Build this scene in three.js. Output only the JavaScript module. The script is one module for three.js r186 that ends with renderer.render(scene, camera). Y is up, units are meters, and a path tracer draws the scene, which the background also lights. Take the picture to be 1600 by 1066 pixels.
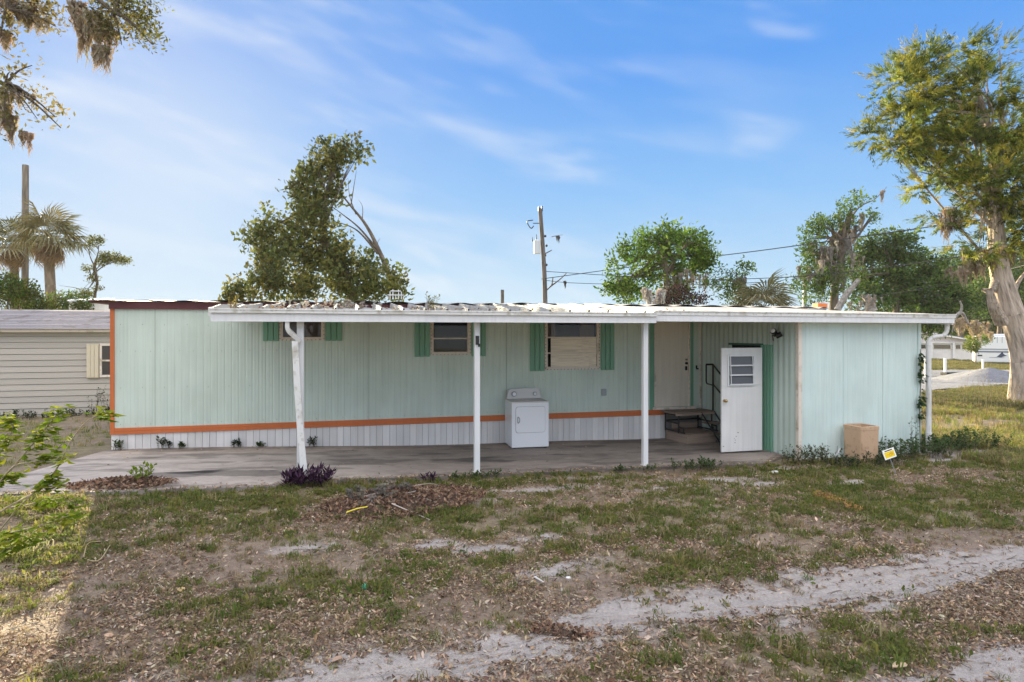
import * as THREE from 'three';
import { mergeGeometries } from 'three/addons/utils/BufferGeometryUtils.js';
import { RoundedBoxGeometry } from 'three/addons/geometries/RoundedBoxGeometry.js';

// ------------------------------------------------------------ camera, sky, sun, exposure
const scene = new THREE.Scene();
const YAW = 14.7 * Math.PI / 180, SY = Math.sin(YAW), CY = Math.cos(YAW);
const EYE = new THREE.Vector3(0, 2.3, 12.65);
const camera = new THREE.PerspectiveCamera(2 * Math.atan(533 / 1000) * 180 / Math.PI, 1600 / 1066, 0.1, 3000);
camera.position.copy(EYE);
camera.lookAt(EYE.x + SY, EYE.y, EYE.z - CY);
camera.setViewOffset(1600, 1066, 0, 15, 1600, 1066);
const EXPOSURE = 3.95, SKY_GAIN = 0.255;
const SUN_EL = 13.2 * Math.PI / 180, SUN_H = new THREE.Vector2(-0.265, -1).normalize();
const sunDir = new THREE.Vector3(SUN_H.x * Math.cos(SUN_EL), Math.sin(SUN_EL), SUN_H.y * Math.cos(SUN_EL));
const sun = new THREE.DirectionalLight(new THREE.Color(1, 0.85, 0.54), 5);
sun.position.copy(sunDir).multiplyScalar(120);
sun.castShadow = true;
Object.assign(sun.shadow.camera, { left: -60, right: 60, top: 40, bottom: -30, near: 1, far: 300 });
sun.shadow.mapSize.set(4096, 4096);
scene.add(sun); scene.add(sun.target);
const renderer = new THREE.WebGLRenderer({ antialias: true });
renderer.toneMapping = THREE.LinearToneMapping;
renderer.toneMappingExposure = EXPOSURE;
renderer.shadowMap.enabled = true;

scene.fog = new THREE.FogExp2(new THREE.Color(0.92, 0.9, 0.88), 0.00025);   // evening haze

// ------------------------------------------------------------ random numbers and noise
function rng(seed) { let s = seed >>> 0; return () => { s = (s + 0x6d2b79f5) | 0; let t = Math.imul(s ^ (s >>> 15), 1 | s); t = (t + Math.imul(t ^ (t >>> 7), 61 | t)) ^ t; return ((t ^ (t >>> 14)) >>> 0) / 4294967296; }; }
const h3 = (x, y, z) => { let h = Math.imul(x, 374761393) + Math.imul(y, 668265263) + Math.imul(z, 2147483647) | 0; h = Math.imul(h ^ (h >>> 13), 1274126177); h = Math.imul(h ^ (h >>> 16), 2246822519); return ((h ^ (h >>> 15)) >>> 0) / 4294967296; };
const fade = (t) => t * t * (3 - 2 * t), mix = (a, b, t) => a + (b - a) * t, clamp = (x, a = 0, b = 1) => Math.min(b, Math.max(a, x));
const sm = (a, b, x) => fade(clamp((x - a) / (b - a)));
const mod = (a, n) => ((a % n) + n) % n;
function n2(x, y, p = 0, s = 0) {           // value noise 0..1, period p if given
  const xi = Math.floor(x), yi = Math.floor(y), fx = fade(x - xi), fy = fade(y - yi);
  const w = (a) => p ? mod(a, p) : a;
  return mix(mix(h3(w(xi), w(yi), s), h3(w(xi + 1), w(yi), s), fx), mix(h3(w(xi), w(yi + 1), s), h3(w(xi + 1), w(yi + 1), s), fx), fy);
}
function fbm(x, y, oct = 4, p = 0, s = 0) { let a = 0.5, v = 0, t = 0; for (let i = 0; i < oct; i++) { v += a * n2(x, y, p, s + i * 17); t += a; x *= 2; y *= 2; p *= 2; a *= 0.5; } return v / t; }
function n3(x, y, z, s = 0) {
  const xi = Math.floor(x), yi = Math.floor(y), zi = Math.floor(z), fx = fade(x - xi), fy = fade(y - yi), fz = fade(z - zi);
  const c = (a, b, d) => h3(xi + a + 7919 * s, yi + b, zi + d);
  return mix(mix(mix(c(0, 0, 0), c(1, 0, 0), fx), mix(c(0, 1, 0), c(1, 1, 0), fx), fy), mix(mix(c(0, 0, 1), c(1, 0, 1), fx), mix(c(0, 1, 1), c(1, 1, 1), fx), fy), fz);
}
const fbm3 = (x, y, z, oct = 4, s = 0) => { let a = 0.5, v = 0, t = 0; for (let i = 0; i < oct; i++) { v += a * n3(x, y, z, s + i); t += a; x *= 2.03; y *= 2.03; z *= 2.03; a *= 0.5; } return v / t; };

// ------------------------------------------------------------ the sky: clear air with thin streaks of cirrus
{
  const W = 2048, H = 1024, data = new Float32Array(W * H * 4);
  const keys = [[0, [0.62, 0.80, 0.92]], [5, [0.48, 0.71, 0.93]], [12, [0.29, 0.56, 0.94]], [22, [0.13, 0.375, 0.90]], [35, [0.095, 0.32, 0.82]], [60, [0.07, 0.26, 0.72]], [90, [0.06, 0.23, 0.66]]];
  const smz = Math.atan2(sunDir.z, sunDir.x);
  for (let r = 0; r < H; r++) {
    const el = ((r + 0.5) / H - 0.5) * Math.PI, y = Math.sin(el), ce = Math.cos(el), eld = Math.max(0, el * 180 / Math.PI);
    let k = 0; while (k < keys.length - 2 && keys[k + 1][0] < eld) k++;
    const t = clamp((eld - keys[k][0]) / (keys[k + 1][0] - keys[k][0]));
    const base = [0, 1, 2].map((c) => mix(keys[k][1][c], keys[k + 1][1][c], t));
    for (let c = 0; c < W; c++) {
      const az = ((c + 0.5) / W - 0.5) * 2 * Math.PI, x = Math.cos(az) * ce, z = Math.sin(az) * ce;
      const cs = x * sunDir.x + y * sunDir.y + z * sunDir.z;
      const glow = Math.pow(Math.max(0, cs), 14) * 0.28 + Math.pow(Math.max(0, cs), 60) * 0.22;
      let cl = 0;
      if (el > 0) {
        // streaks run down towards the right of the picture
        const yy = y * 1.0 + 0.24 * (x * 0.967 + z * 0.2538), big = fbm3(x * 2.2 + 3, yy * 5, z * 2.2, 3, 5);
        const fine = fbm3(x * 4 + 11, yy * 26 + 3 * big, z * 4, 5, 9), wisp = fbm3(x * 14, yy * 60, z * 14, 4, 21);
        const cover = sm(0.47, 0.74, big) * 0.55 + 0.34 * sm(0.5, 0.98, cs) + 0.35 * sm(0.62, 0.8, n3(x * 9 + 5, yy * 24, z * 9, 31)) + 0.22 * (1 - sm(-0.3, 0.6, cs));
        cl = clamp(sm(0.42, 0.82, fine * 0.7 + wisp * 0.3) * cover * 1.5) * sm(0.0, 0.12, y) * 0.8;
      }
      const fillVeil = el > 0 ? (0.13 + 0.52 * sm(0.27, 0.62, y)) * sm(0.66, -0.05, x * SY - z * CY) : 0.2;   // unseen thin cloud added outside the view to brighten the shade
      const white = [0.86, 0.91, 0.98], i = (r * W + c) * 4;
      for (let q = 0; q < 3; q++) {
        let v = base[q];
        v = mix(v, [0.95, 0.97, 0.99][q], clamp(glow));
        v = mix(v, white[q], cl);
        data[i + q] = mix(v * SKY_GAIN, [0.86, 0.835, 0.82][q], fillVeil);
      }
      data[i + 3] = 1;
    }
  }
  const sky = new THREE.DataTexture(data, W, H, THREE.RGBAFormat, THREE.FloatType);
  sky.mapping = THREE.EquirectangularReflectionMapping;
  sky.magFilter = THREE.LinearFilter; sky.minFilter = THREE.LinearFilter; sky.needsUpdate = true;
  scene.background = sky; scene.environment = sky;
}

// ------------------------------------------------------------ helpers
const V = (x, y, z) => new THREE.Vector3(x, y, z);
const at = (px, py, d) => { const u = (px - 800) / 1000, v = (518 - py) / 1000; return V(EYE.x + d * (SY + u * CY), EYE.y + d * v, EYE.z + d * (-CY + u * SY)); };
const gp = (px, py, y = 0) => at(px, py, (EYE.y - y) * 1000 / (py - 518));
const used = new Map();
function numbered(name) { const k = used.get(name) ?? 0; used.set(name, k + 1); return k ? `${name}_${String(k).padStart(3, '0')}` : name; }
function tag(o, label, category, group) { o.userData.label = label; o.userData.category = category; if (group) o.userData.group = group; return o; }
function thing(name, label, category, pos = [0, 0, 0], turn = 0, group) { const o = new THREE.Group(); o.name = numbered(name); o.position.set(...pos); o.rotation.y = turn; scene.add(o); return tag(o, label, category, group); }
function part(name, geo, mat, parent, label) { const m = new THREE.Mesh(geo, mat); m.name = name; m.castShadow = m.receiveShadow = true; parent.add(m); if (label) m.userData.label = label; return m; }
function solo(name, geo, mat, label, category, group) { const m = part(numbered(name), geo, mat, scene); return tag(m, label, category, group); }
function struct(name, geo, mat) { const m = part(numbered(name), geo, mat, scene); m.userData.kind = 'structure'; return m; }
function copies(name, geo, mat, list, parent, stuff = true) {     // list of {p,q,s,c}
  const m = new THREE.InstancedMesh(geo, mat, list.length); m.name = parent === scene ? numbered(name) : name; m.castShadow = m.receiveShadow = true;
  const M = new THREE.Matrix4(), sc = new THREE.Vector3();
  list.forEach((l, i) => { if (typeof l.s === 'number') sc.setScalar(l.s); else sc.copy(l.s); M.compose(l.p, l.q, sc); m.setMatrixAt(i, M); if (l.c) m.setColorAt(i, l.c); });
  if (stuff) m.userData.kind = 'stuff';
  parent.add(m); return m;
}
const quat = (r, tilt = Math.PI) => new THREE.Quaternion().setFromEuler(new THREE.Euler((r() - 0.5) * tilt, r() * Math.PI * 2, (r() - 0.5) * tilt, 'YXZ'));
function muv(g, s = 1) {                       // uv in metres by the side each face turns to
  g = g.index ? g.toNonIndexed() : g; if (!g.attributes.normal) g.computeVertexNormals();
  const p = g.attributes.position, n = g.attributes.normal, uv = new Float32Array(p.count * 2);
  for (let i = 0; i < p.count; i++) {
    const ax = Math.abs(n.getX(i)), ay = Math.abs(n.getY(i)), az = Math.abs(n.getZ(i));
    if (ay >= ax && ay >= az) { uv[2 * i] = p.getX(i) * s; uv[2 * i + 1] = p.getZ(i) * s; } else if (az >= ax) { uv[2 * i] = p.getX(i) * s; uv[2 * i + 1] = p.getY(i) * s; } else { uv[2 * i] = p.getZ(i) * s; uv[2 * i + 1] = p.getY(i) * s; }
  }
  g.setAttribute('uv', new THREE.BufferAttribute(uv, 2)); return g;
}
function box(w, h, d, x, y, z, rx = 0, ry = 0, rz = 0) { const g = new THREE.BoxGeometry(w, h, d); if (rx || ry || rz) g.applyMatrix4(new THREE.Matrix4().makeRotationFromEuler(new THREE.Euler(rx, ry, rz))); g.translate(x, y, z); return muv(g); }
function rbox(w, h, d, x, y, z, r = 0.01, seg = 1) { const g = new RoundedBoxGeometry(w, h, d, seg, r); g.translate(x, y, z); return muv(g); }
const span = (x0, x1, y0, y1, z0, z1) => box(x1 - x0, y1 - y0, z1 - z0, (x0 + x1) / 2, (y0 + y1) / 2, (z0 + z1) / 2);
const rspan = (x0, x1, y0, y1, z0, z1, r = 0.006) => rbox(x1 - x0, y1 - y0, z1 - z0, (x0 + x1) / 2, (y0 + y1) / 2, (z0 + z1) / 2, r);
function merge(list) { return mergeGeometries(list.map((g) => { g = g.index ? g.toNonIndexed() : g; for (const k of Object.keys(g.attributes)) if (!['position', 'normal', 'uv'].includes(k)) g.deleteAttribute(k); return g; })); }
function raw(pos, uv, smooth) { const g = new THREE.BufferGeometry(); g.setAttribute('position', new THREE.BufferAttribute(new Float32Array(pos), 3)); if (uv) g.setAttribute('uv', new THREE.BufferAttribute(new Float32Array(uv), 2)); g.computeVertexNormals(); return g; }
function limb(pts, r0, r1, rad = 7, bump = 0, seed = 1, steps = 0) {          // tapered branch through points
  const curve = new THREE.CatmullRomCurve3(pts), n = steps || Math.max(4, pts.length * 4), fr = curve.computeFrenetFrames(n, false), pos = [], uv = [], idx = [];
  for (let i = 0; i <= n; i++) {
    const t = i / n, c = curve.getPointAt(t), r = Array.isArray(r0) ? (() => { const f = t * (r0.length - 1), k = Math.min(r0.length - 2, Math.floor(f)); return mix(r0[k], r0[k + 1], f - k); })() : mix(r0, r1, t);
    for (let j = 0; j <= rad; j++) {
      const a = j / rad * Math.PI * 2, rr = r * (1 + bump * (2 * fbm3(Math.cos(a) * (rad > 20 ? 3.4 : 2.2), t * n * (rad > 20 ? 0.09 : 0.35), Math.sin(a) * (rad > 20 ? 3.4 : 2.2), 3, seed) - 1));
      const p = c.clone().addScaledVector(fr.normals[i], Math.cos(a) * rr).addScaledVector(fr.binormals[i], Math.sin(a) * rr);
      pos.push(p.x, p.y, p.z); uv.push(j / rad * (rad > 20 ? 3 : 1), t * n * 0.25);
    }
  }
  for (let i = 0; i < n; i++) for (let j = 0; j < rad; j++) { const a = i * (rad + 1) + j, b = a + rad + 1; idx.push(a, b, a + 1, b, b + 1, a + 1); }
  const g = new THREE.BufferGeometry(); g.setAttribute('position', new THREE.Float32BufferAttribute(pos, 3)); g.setAttribute('uv', new THREE.Float32BufferAttribute(uv, 2)); g.setIndex(idx); g.computeVertexNormals(); return g.toNonIndexed();
}
const cyl = (r0, r1, h, x, y, z, n = 12) => { const g = new THREE.CylinderGeometry(r1, r0, h, n); g.translate(x, y + h / 2, z); return g.toNonIndexed(); };

// ------------------------------------------------------------ materials
function tex(size, rep, f, srgb = true) {      // f(u, v) -> linear r, g, b
  const d = new Uint8Array(size * size * 4), e = (v) => { v = clamp(v); return srgb ? (v <= 0.0031308 ? v * 12.92 : 1.055 * Math.pow(v, 1 / 2.4) - 0.055) : v; };
  for (let y = 0; y < size; y++) for (let x = 0; x < size; x++) { const c = f((x + 0.5) / size, (y + 0.5) / size), i = (y * size + x) * 4; d[i] = e(c[0]) * 255; d[i + 1] = e(c[1] ?? c[0]) * 255; d[i + 2] = e(c[2] ?? c[0]) * 255; d[i + 3] = 255; }
  const t = new THREE.DataTexture(d, size, size); t.wrapS = t.wrapT = THREE.RepeatWrapping; t.magFilter = THREE.LinearFilter; t.minFilter = THREE.LinearMipmapLinearFilter; t.generateMipmaps = true;
  if (srgb) t.colorSpace = THREE.SRGBColorSpace; t.repeat.set(rep, rep); t.needsUpdate = true; return t;
}
const col = (r, g, b) => new THREE.Color().setRGB(r, g, b);
const std = (c, rough = 0.7, o = {}) => new THREE.MeshStandardMaterial({ color: col(...c), roughness: rough, side: THREE.DoubleSide, ...o });
// paint that has weathered: slow blotches, vertical run marks, specks of dirt; a tile of 3 m
const wear = tex(1024, 1 / 3, (u, v) => {
  const b = fbm(u * 6, v * 6, 5, 6, 1), run = fbm(u * 90, v * 3, 4, 0, 7) , run2 = n2(u * 64, v * 4, 64, 31) , sp = n2(u * 256, v * 256, 256, 3);
  const k = 0.92 + 0.20 * (b - 0.5) + 0.07 * (n2(u * 128, v * 4, 128, 12) - 0.5) + 0.06 * (run2 - 0.5) - (sp > 0.985 ? 0.25 * b : 0);
  const w = 0.03 * (fbm(u * 9, v * 9, 4, 9, 44) - 0.5);
  return [k + w, k, k - w * 1.4];
});
const dirt = tex(1024, 1 / 2, (u, v) => {      // heavier stains for white trim and roofing
  const b = fbm(u * 8, v * 8, 5, 8, 2), f = fbm(u * 40, v * 40, 3, 40, 6), s = sm(0.55, 0.75, b) * 0.35 + sm(0.6, 0.8, f) * 0.25;
  return [0.95 - s * 0.75, 0.95 - s * 0.82, 0.94 - s * 0.95];
});
const grain = tex(512, 1, (u, v) => { const g = fbm(u * 4 + 2 * n2(u * 3, v * 3, 3, 9), v * 60, 4, 0, 4), k = 0.65 + 0.5 * g; return [k, k * 0.98, k * 0.95]; });
const rough1 = tex(512, 1, (u, v) => [fbm(u * 24, v * 24, 5, 24, 8)], false);
const bark = tex(512, 1, (u, v) => { const k = 0.2 + 1.25 * fbm(u * 14, v * 5, 5, 0, 5); return [k, k * 0.96, k * 0.91]; });
const barkB = tex(512, 1, (u, v) => [fbm(u * 14, v * 5, 5, 0, 5)], false);
const M = {
  mint: std([0.63, 0.715, 0.615], 0.5, { map: wear }),
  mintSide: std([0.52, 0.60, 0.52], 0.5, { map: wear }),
  shedMint: std([0.67, 0.78, 0.73], 0.5, { map: wear }),
  green: std([0.19, 0.40, 0.27], 0.5, { map: wear }),
  orange: std([0.62, 0.16, 0.04], 0.55, { map: wear }),
  maroon: std([0.13, 0.03, 0.035], 0.6, { map: wear }),
  white: std([0.80, 0.79, 0.78], 0.5, { map: wear }),
  whiteOld: std([0.78, 0.76, 0.73], 0.6, { map: dirt, bumpMap: rough1, bumpScale: 0.002 }),
  skirt: std([0.74, 0.71, 0.68], 0.7, { map: dirt }),
  cream: std([0.82, 0.73, 0.60], 0.5, { map: wear }),
  trim: std([0.80, 0.70, 0.60], 0.6, { map: dirt }),
  roofMetal: std([0.42, 0.40, 0.375], 0.6, { map: dirt }),
  roofFelt: std([0.48, 0.445, 0.41], 0.9, { map: dirt }),
  black: std([0.018, 0.016, 0.016], 0.5),
  darkRoom: std([0.014, 0.011, 0.012], 0.9),
  glass: new THREE.MeshPhysicalMaterial({ color: col(0.92, 0.92, 0.92), roughness: 0.03, transmission: 1, thickness: 0, specularIntensity: 0.35, side: THREE.DoubleSide }),
  louvreGlass: std([0.10, 0.095, 0.09], 0.12),
  enamel: new THREE.MeshPhysicalMaterial({ color: col(0.82, 0.82, 0.83), roughness: 0.25, clearcoat: 0.4, clearcoatRoughness: 0.1 }),
  enamelTop: std([0.62, 0.58, 0.54], 0.35),
  seam: std([0.25, 0.25, 0.26], 0.6),
  chrome: std([0.55, 0.5, 0.45], 0.25, { metalness: 0.9 }),
  brass: std([0.55, 0.36, 0.16], 0.25, { metalness: 0.9 }),
  wood: std([0.24, 0.175, 0.135], 0.85, { map: grain }),
  woodLight: std([0.40, 0.30, 0.235], 0.85, { map: grain }),
  plywood: std([0.92, 0.82, 0.68], 0.7, { map: grain }),
  terracotta: std([0.60, 0.395, 0.25], 0.85, { map: dirt, bumpMap: rough1, bumpScale: 0.004 }),
  soil: std([0.07, 0.05, 0.04], 0.95),
  concrete: std([0.42, 0.40, 0.385], 0.9, { bumpMap: rough1, bumpScale: 0.003 }),
  bark: std([0.19, 0.155, 0.125], 0.95, { map: bark, bumpMap: barkB, bumpScale: 0.03 }),
  barkPale: std([0.56, 0.47, 0.40], 0.95, { map: bark, bumpMap: barkB, bumpScale: 0.05 }),
  stem: std([0.16, 0.11, 0.07], 0.9),
  poleWood: std([0.15, 0.13, 0.12], 0.9, { map: bark }),
  wire: std([0.03, 0.03, 0.035], 0.7),
  greyMetal: std([0.35, 0.37, 0.38], 0.5, { metalness: 0.3 }),
};
M.boards = [0.93, 1, 1.07].map((k) => std([0.80 * k, 0.765 * k, 0.73 * k], 0.7, { map: wear }));
const leafMat = (tr = 0.35) => new THREE.MeshPhysicalMaterial({ color: col(1, 1, 1), roughness: 0.75, transmission: tr, thickness: 0, side: THREE.DoubleSide, specularIntensity: 0.2 });
M.leaf = leafMat(0.46); M.leafDry = leafMat(0.2); M.moss = leafMat(0.3); M.grass = leafMat(0.55);

// ------------------------------------------------------------ ground
const SX = (x) => x < 3 ? mix(0, 0.19, sm(3, -4, x)) : -0.06 * sm(3, 7, x);          // the slab falls to the right
function G(x, z) {                                   // height of the bare ground
  const near = 1 - sm(3.2, 6.5, z), far = 1 - sm(14, 30, Math.abs(x)), f = (1 - sm(12, 40, -z));
  let y = SX(x) * near * far * f - 0.012 - 0.8 * sm(24, 55, Math.hypot(x, z - 12.65)) * sm(10, 20, x);
  const a = sm(2.7, 4.2, z) + sm(11.5, 13, x) + sm(-4.6, -6, x);
  y += clamp(a) * ((fbm(x * 0.5, z * 0.5, 3, 0, 61) - 0.5) * 0.12 + (fbm(x * 2.4, z * 2.4, 3, 0, 62) - 0.5) * 0.05);
  const t = track(x, z); y -= 0.035 * sm(-0.05, 0.3, t); if (t > -0.05) y += 0.009 * Math.sin(t * 42 + 3 * fbm(x * 0.8, z, 2, 0, 65)) * sm(0, 0.1, t) + 0.014 * (fbm(x * 5, z * 9, 3, 0, 66) - 0.5);
  return y;
}
const ease = (xs, ys, x) => { if (x <= xs[0]) return ys[0]; for (let i = 1; i < xs.length; i++) if (x < xs[i]) return mix(ys[i - 1], ys[i], fade((x - xs[i - 1]) / (xs[i] - xs[i - 1]))); return ys.at(-1); };
function track(x, z) {                               // > 0 on the sandy wheel track
  const zc = ease([-3, -1.5, 1, 2.4, 3.6, 4.7, 6.6, 10, 14], [8.7, 8.3, 8.12, 7.82, 7.82, 7.76, 7.7, 7.9, 8.0], x), w = ease([-2.6, -1.2, 1, 2.4, 3.6, 4.6, 6.6, 12], [0.1, 0.3, 0.26, 0.26, 0.36, 0.44, 0.36, 0.4], x);
  return w * 0.92 - 0.02 - Math.abs(z - zc);
}
const SANDY = [[681, 854, .28, .16], [743, 858, .3, .1], [740, 784, .3, .13], [695, 767, .4, .1], [475, 861, .22, .1], [851, 889, .34, .16], [885, 878, .3, .1], [820, 765, .7, .1], [1037, 762, .35, .12], [1126, 745, .7, .16], [1180, 752, .5, .16], [879, 748, .4, .1], [970, 742, .4, .08], [1520, 702, 1.5, .32], [1475, 712, 1.0, .2], [1575, 1035, .75, .35], [1450, 1062, .5, .2], [1330, 747, .3, .1], [830, 838, .2, .08], [1245, 725, .4, .12]].map(([a, b, c, d]) => { const p = gp(a, b); return [p.x, p.z, c * 0.68, d * 0.68]; });
function sand(x, z) {
  const n = (fbm(x * 1.8, z * 3.0, 4, 0, 71) - 0.5) * 0.5 + (fbm(x * 9, z * 12, 4, 0, 75) - 0.5) * 0.42;
  let s = track(x, z) + n;
  for (const [a, b, c, d] of SANDY) { const r = Math.hypot((x - a) / c, (z - b) / d); if (r < 2.6) s = Math.max(s, (1 - r) * Math.min(c, d) * 1.1 + n * 0.55); }
  return s;
}
const greenAt = (x, z) => {                          // how much grass grows here, 0..1
  const p = fbm(x * 0.55, z * 0.7, 4, 0, 81), q = fbm(x * 2.2, z * 2.6, 3, 0, 83);
  let g = sm(0.36, 0.62, p * 0.6 + q * 0.4 + 0.05 * (1 - sm(6, 8.5, z)) - 0.06 * sm(6.4, 7.4, z));
  g = Math.max(g, 0.8 * sm(11, 12.5, x) * (0.35 + 0.65 * q) * (1 - sm(6, 8, z)));
  g = Math.max(g, 0.75 * sm(-2.2, -4, x) * sm(2.6, 3.2, z) * q * 1.4);
  return g;
};
const axis = (a, b, step, lo, hi) => { const o = []; for (let v = a; v <= b + 1e-6; v += step) o.push(v); let s = step; for (let v = a; v > lo;) { s *= 1.16; v -= s; o.unshift(v); } s = step; for (let v = o.at(-1); v < hi;) { s *= 1.16; v += s; o.push(v); } return o; };
const soilTex = tex(1024, 1, (u, v) => {
  const a = fbm(u * 12, v * 12, 5, 12, 91), b = n2(u * 200, v * 200, 200, 93), c = fbm(u * 60, v * 60, 3, 60, 95), sh = 0.55 + 0.55 * a + 0.35 * (b - 0.5) + 0.4 * (c - 0.5);
  return [sh, sh * (0.97 + 0.06 * (c - 0.5)), sh * 0.95];
});
const soilBump = tex(1024, 1, (u, v) => [0.6 * fbm(u * 60, v * 60, 4, 60, 95) + 0.4 * n2(u * 200, v * 200, 200, 93)], false);
{
  const xs = axis(-7, 17, 0.075, -420, 520), zs = axis(-1, 10.5, 0.075, -520, 90), nx = xs.length, nz = zs.length, pos = new Float32Array(nx * nz * 3), c = new Float32Array(nx * nz * 3), uv = new Float32Array(nx * nz * 2), idx = [];
  for (let j = 0; j < nz; j++) for (let i = 0; i < nx; i++) {
    const x = xs[i], z = zs[j], k = j * nx + i, g = greenAt(x, z), d = fbm(x * 1.4, z * 1.6, 3, 0, 97), s = sm(-0.3, 0.05, sand(x, z)), farG = sm(12, 30, Math.hypot(x - 4, z - 4));
    pos.set([x, G(x, z), z], k * 3); uv.set([x * 0.6, z * 0.6], k * 2);
    let q = [mix(0.19, 0.31, d), mix(0.14, 0.235, d), mix(0.10, 0.175, d)];
    q = q.map((v, m) => mix(v, [0.21, 0.19, 0.09][m], g * 0.5)); q = q.map((v, m) => mix(v, [0.37, 0.32, 0.285][m], s * 0.9)); q = q.map((v, m) => mix(v, [0.33, 0.29, 0.13][m], farG));
    c.set(q, k * 3);
  }
  for (let j = 0; j < nz - 1; j++) for (let i = 0; i < nx - 1; i++) { const a = j * nx + i, b = a + nx; idx.push(a, b, a + 1, b, b + 1, a + 1); }
  const g = new THREE.BufferGeometry(); g.setAttribute('position', new THREE.BufferAttribute(pos, 3)); g.setAttribute('color', new THREE.BufferAttribute(c, 3)); g.setAttribute('uv', new THREE.BufferAttribute(uv, 2)); g.setIndex(idx); g.computeVertexNormals();
  struct('ground', g, std([1, 1, 1], 0.95, { map: soilTex, vertexColors: true, bumpMap: soilBump, bumpScale: 0.012 }));
}
// a sheet wherever f > 0, cut along the contour
function sheet(x0, x1, z0, z1, st, f, lift) {
  const nx = Math.round((x1 - x0) / st), nz = Math.round((z1 - z0) / st), F = [], pos = [], uv = [];
  for (let j = 0; j <= nz; j++) for (let i = 0; i <= nx; i++) F.push(f(x0 + i * st, z0 + j * st));
  const put = (p) => { pos.push(p[0], G(p[0], p[1]) + lift, p[1]); uv.push(p[0], p[1]); };
  for (let j = 0; j < nz; j++) for (let i = 0; i < nx; i++) {
    const q = [[i, j], [i, j + 1], [i + 1, j + 1], [i + 1, j]].map(([a, b]) => [x0 + a * st, z0 + b * st, F[b * (nx + 1) + a]]), out = [];
    if (q.every((p) => p[2] <= 0)) continue;
    for (let k = 0; k < 4; k++) { const a = q[k], b = q[(k + 1) % 4]; if (a[2] > 0) out.push(a); if ((a[2] > 0) !== (b[2] > 0)) { const t = a[2] / (a[2] - b[2]); out.push([mix(a[0], b[0], t), mix(a[1], b[1], t)]); } }
    for (let k = 1; k < out.length - 1; k++) { put(out[0]); put(out[k]); put(out[k + 1]); }
  }
  return raw(pos, uv);
}
const sandTex = tex(1024, 0.5, (u, v) => { const a = fbm(u * 7, v * 16, 5, 0, 101), c = fbm(u * 80, v * 80, 3, 80, 103), sp = n2(u * 300, v * 300, 300, 105), k = 0.72 + 0.34 * a + 0.3 * (c - 0.5) - (sp > 0.96 ? 0.3 : 0); return [k, k * 0.985, k * 0.97]; });
const sandMat = std([0.41, 0.365, 0.335], 0.95, { map: sandTex, bumpMap: soilBump, bumpScale: 0.018 });
struct('sandy_track', sheet(-4, 14, 6.4, 10.4, 0.04, sand, 0.006), sandMat);
struct('sandy_patch', sheet(-1.5, 14, 2.86, 6.36, 0.04, (x, z) => (x < 7.3 || z > 3.2 ? sand(x, z) - 0.02 : -1), 0.006), sandMat);

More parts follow.
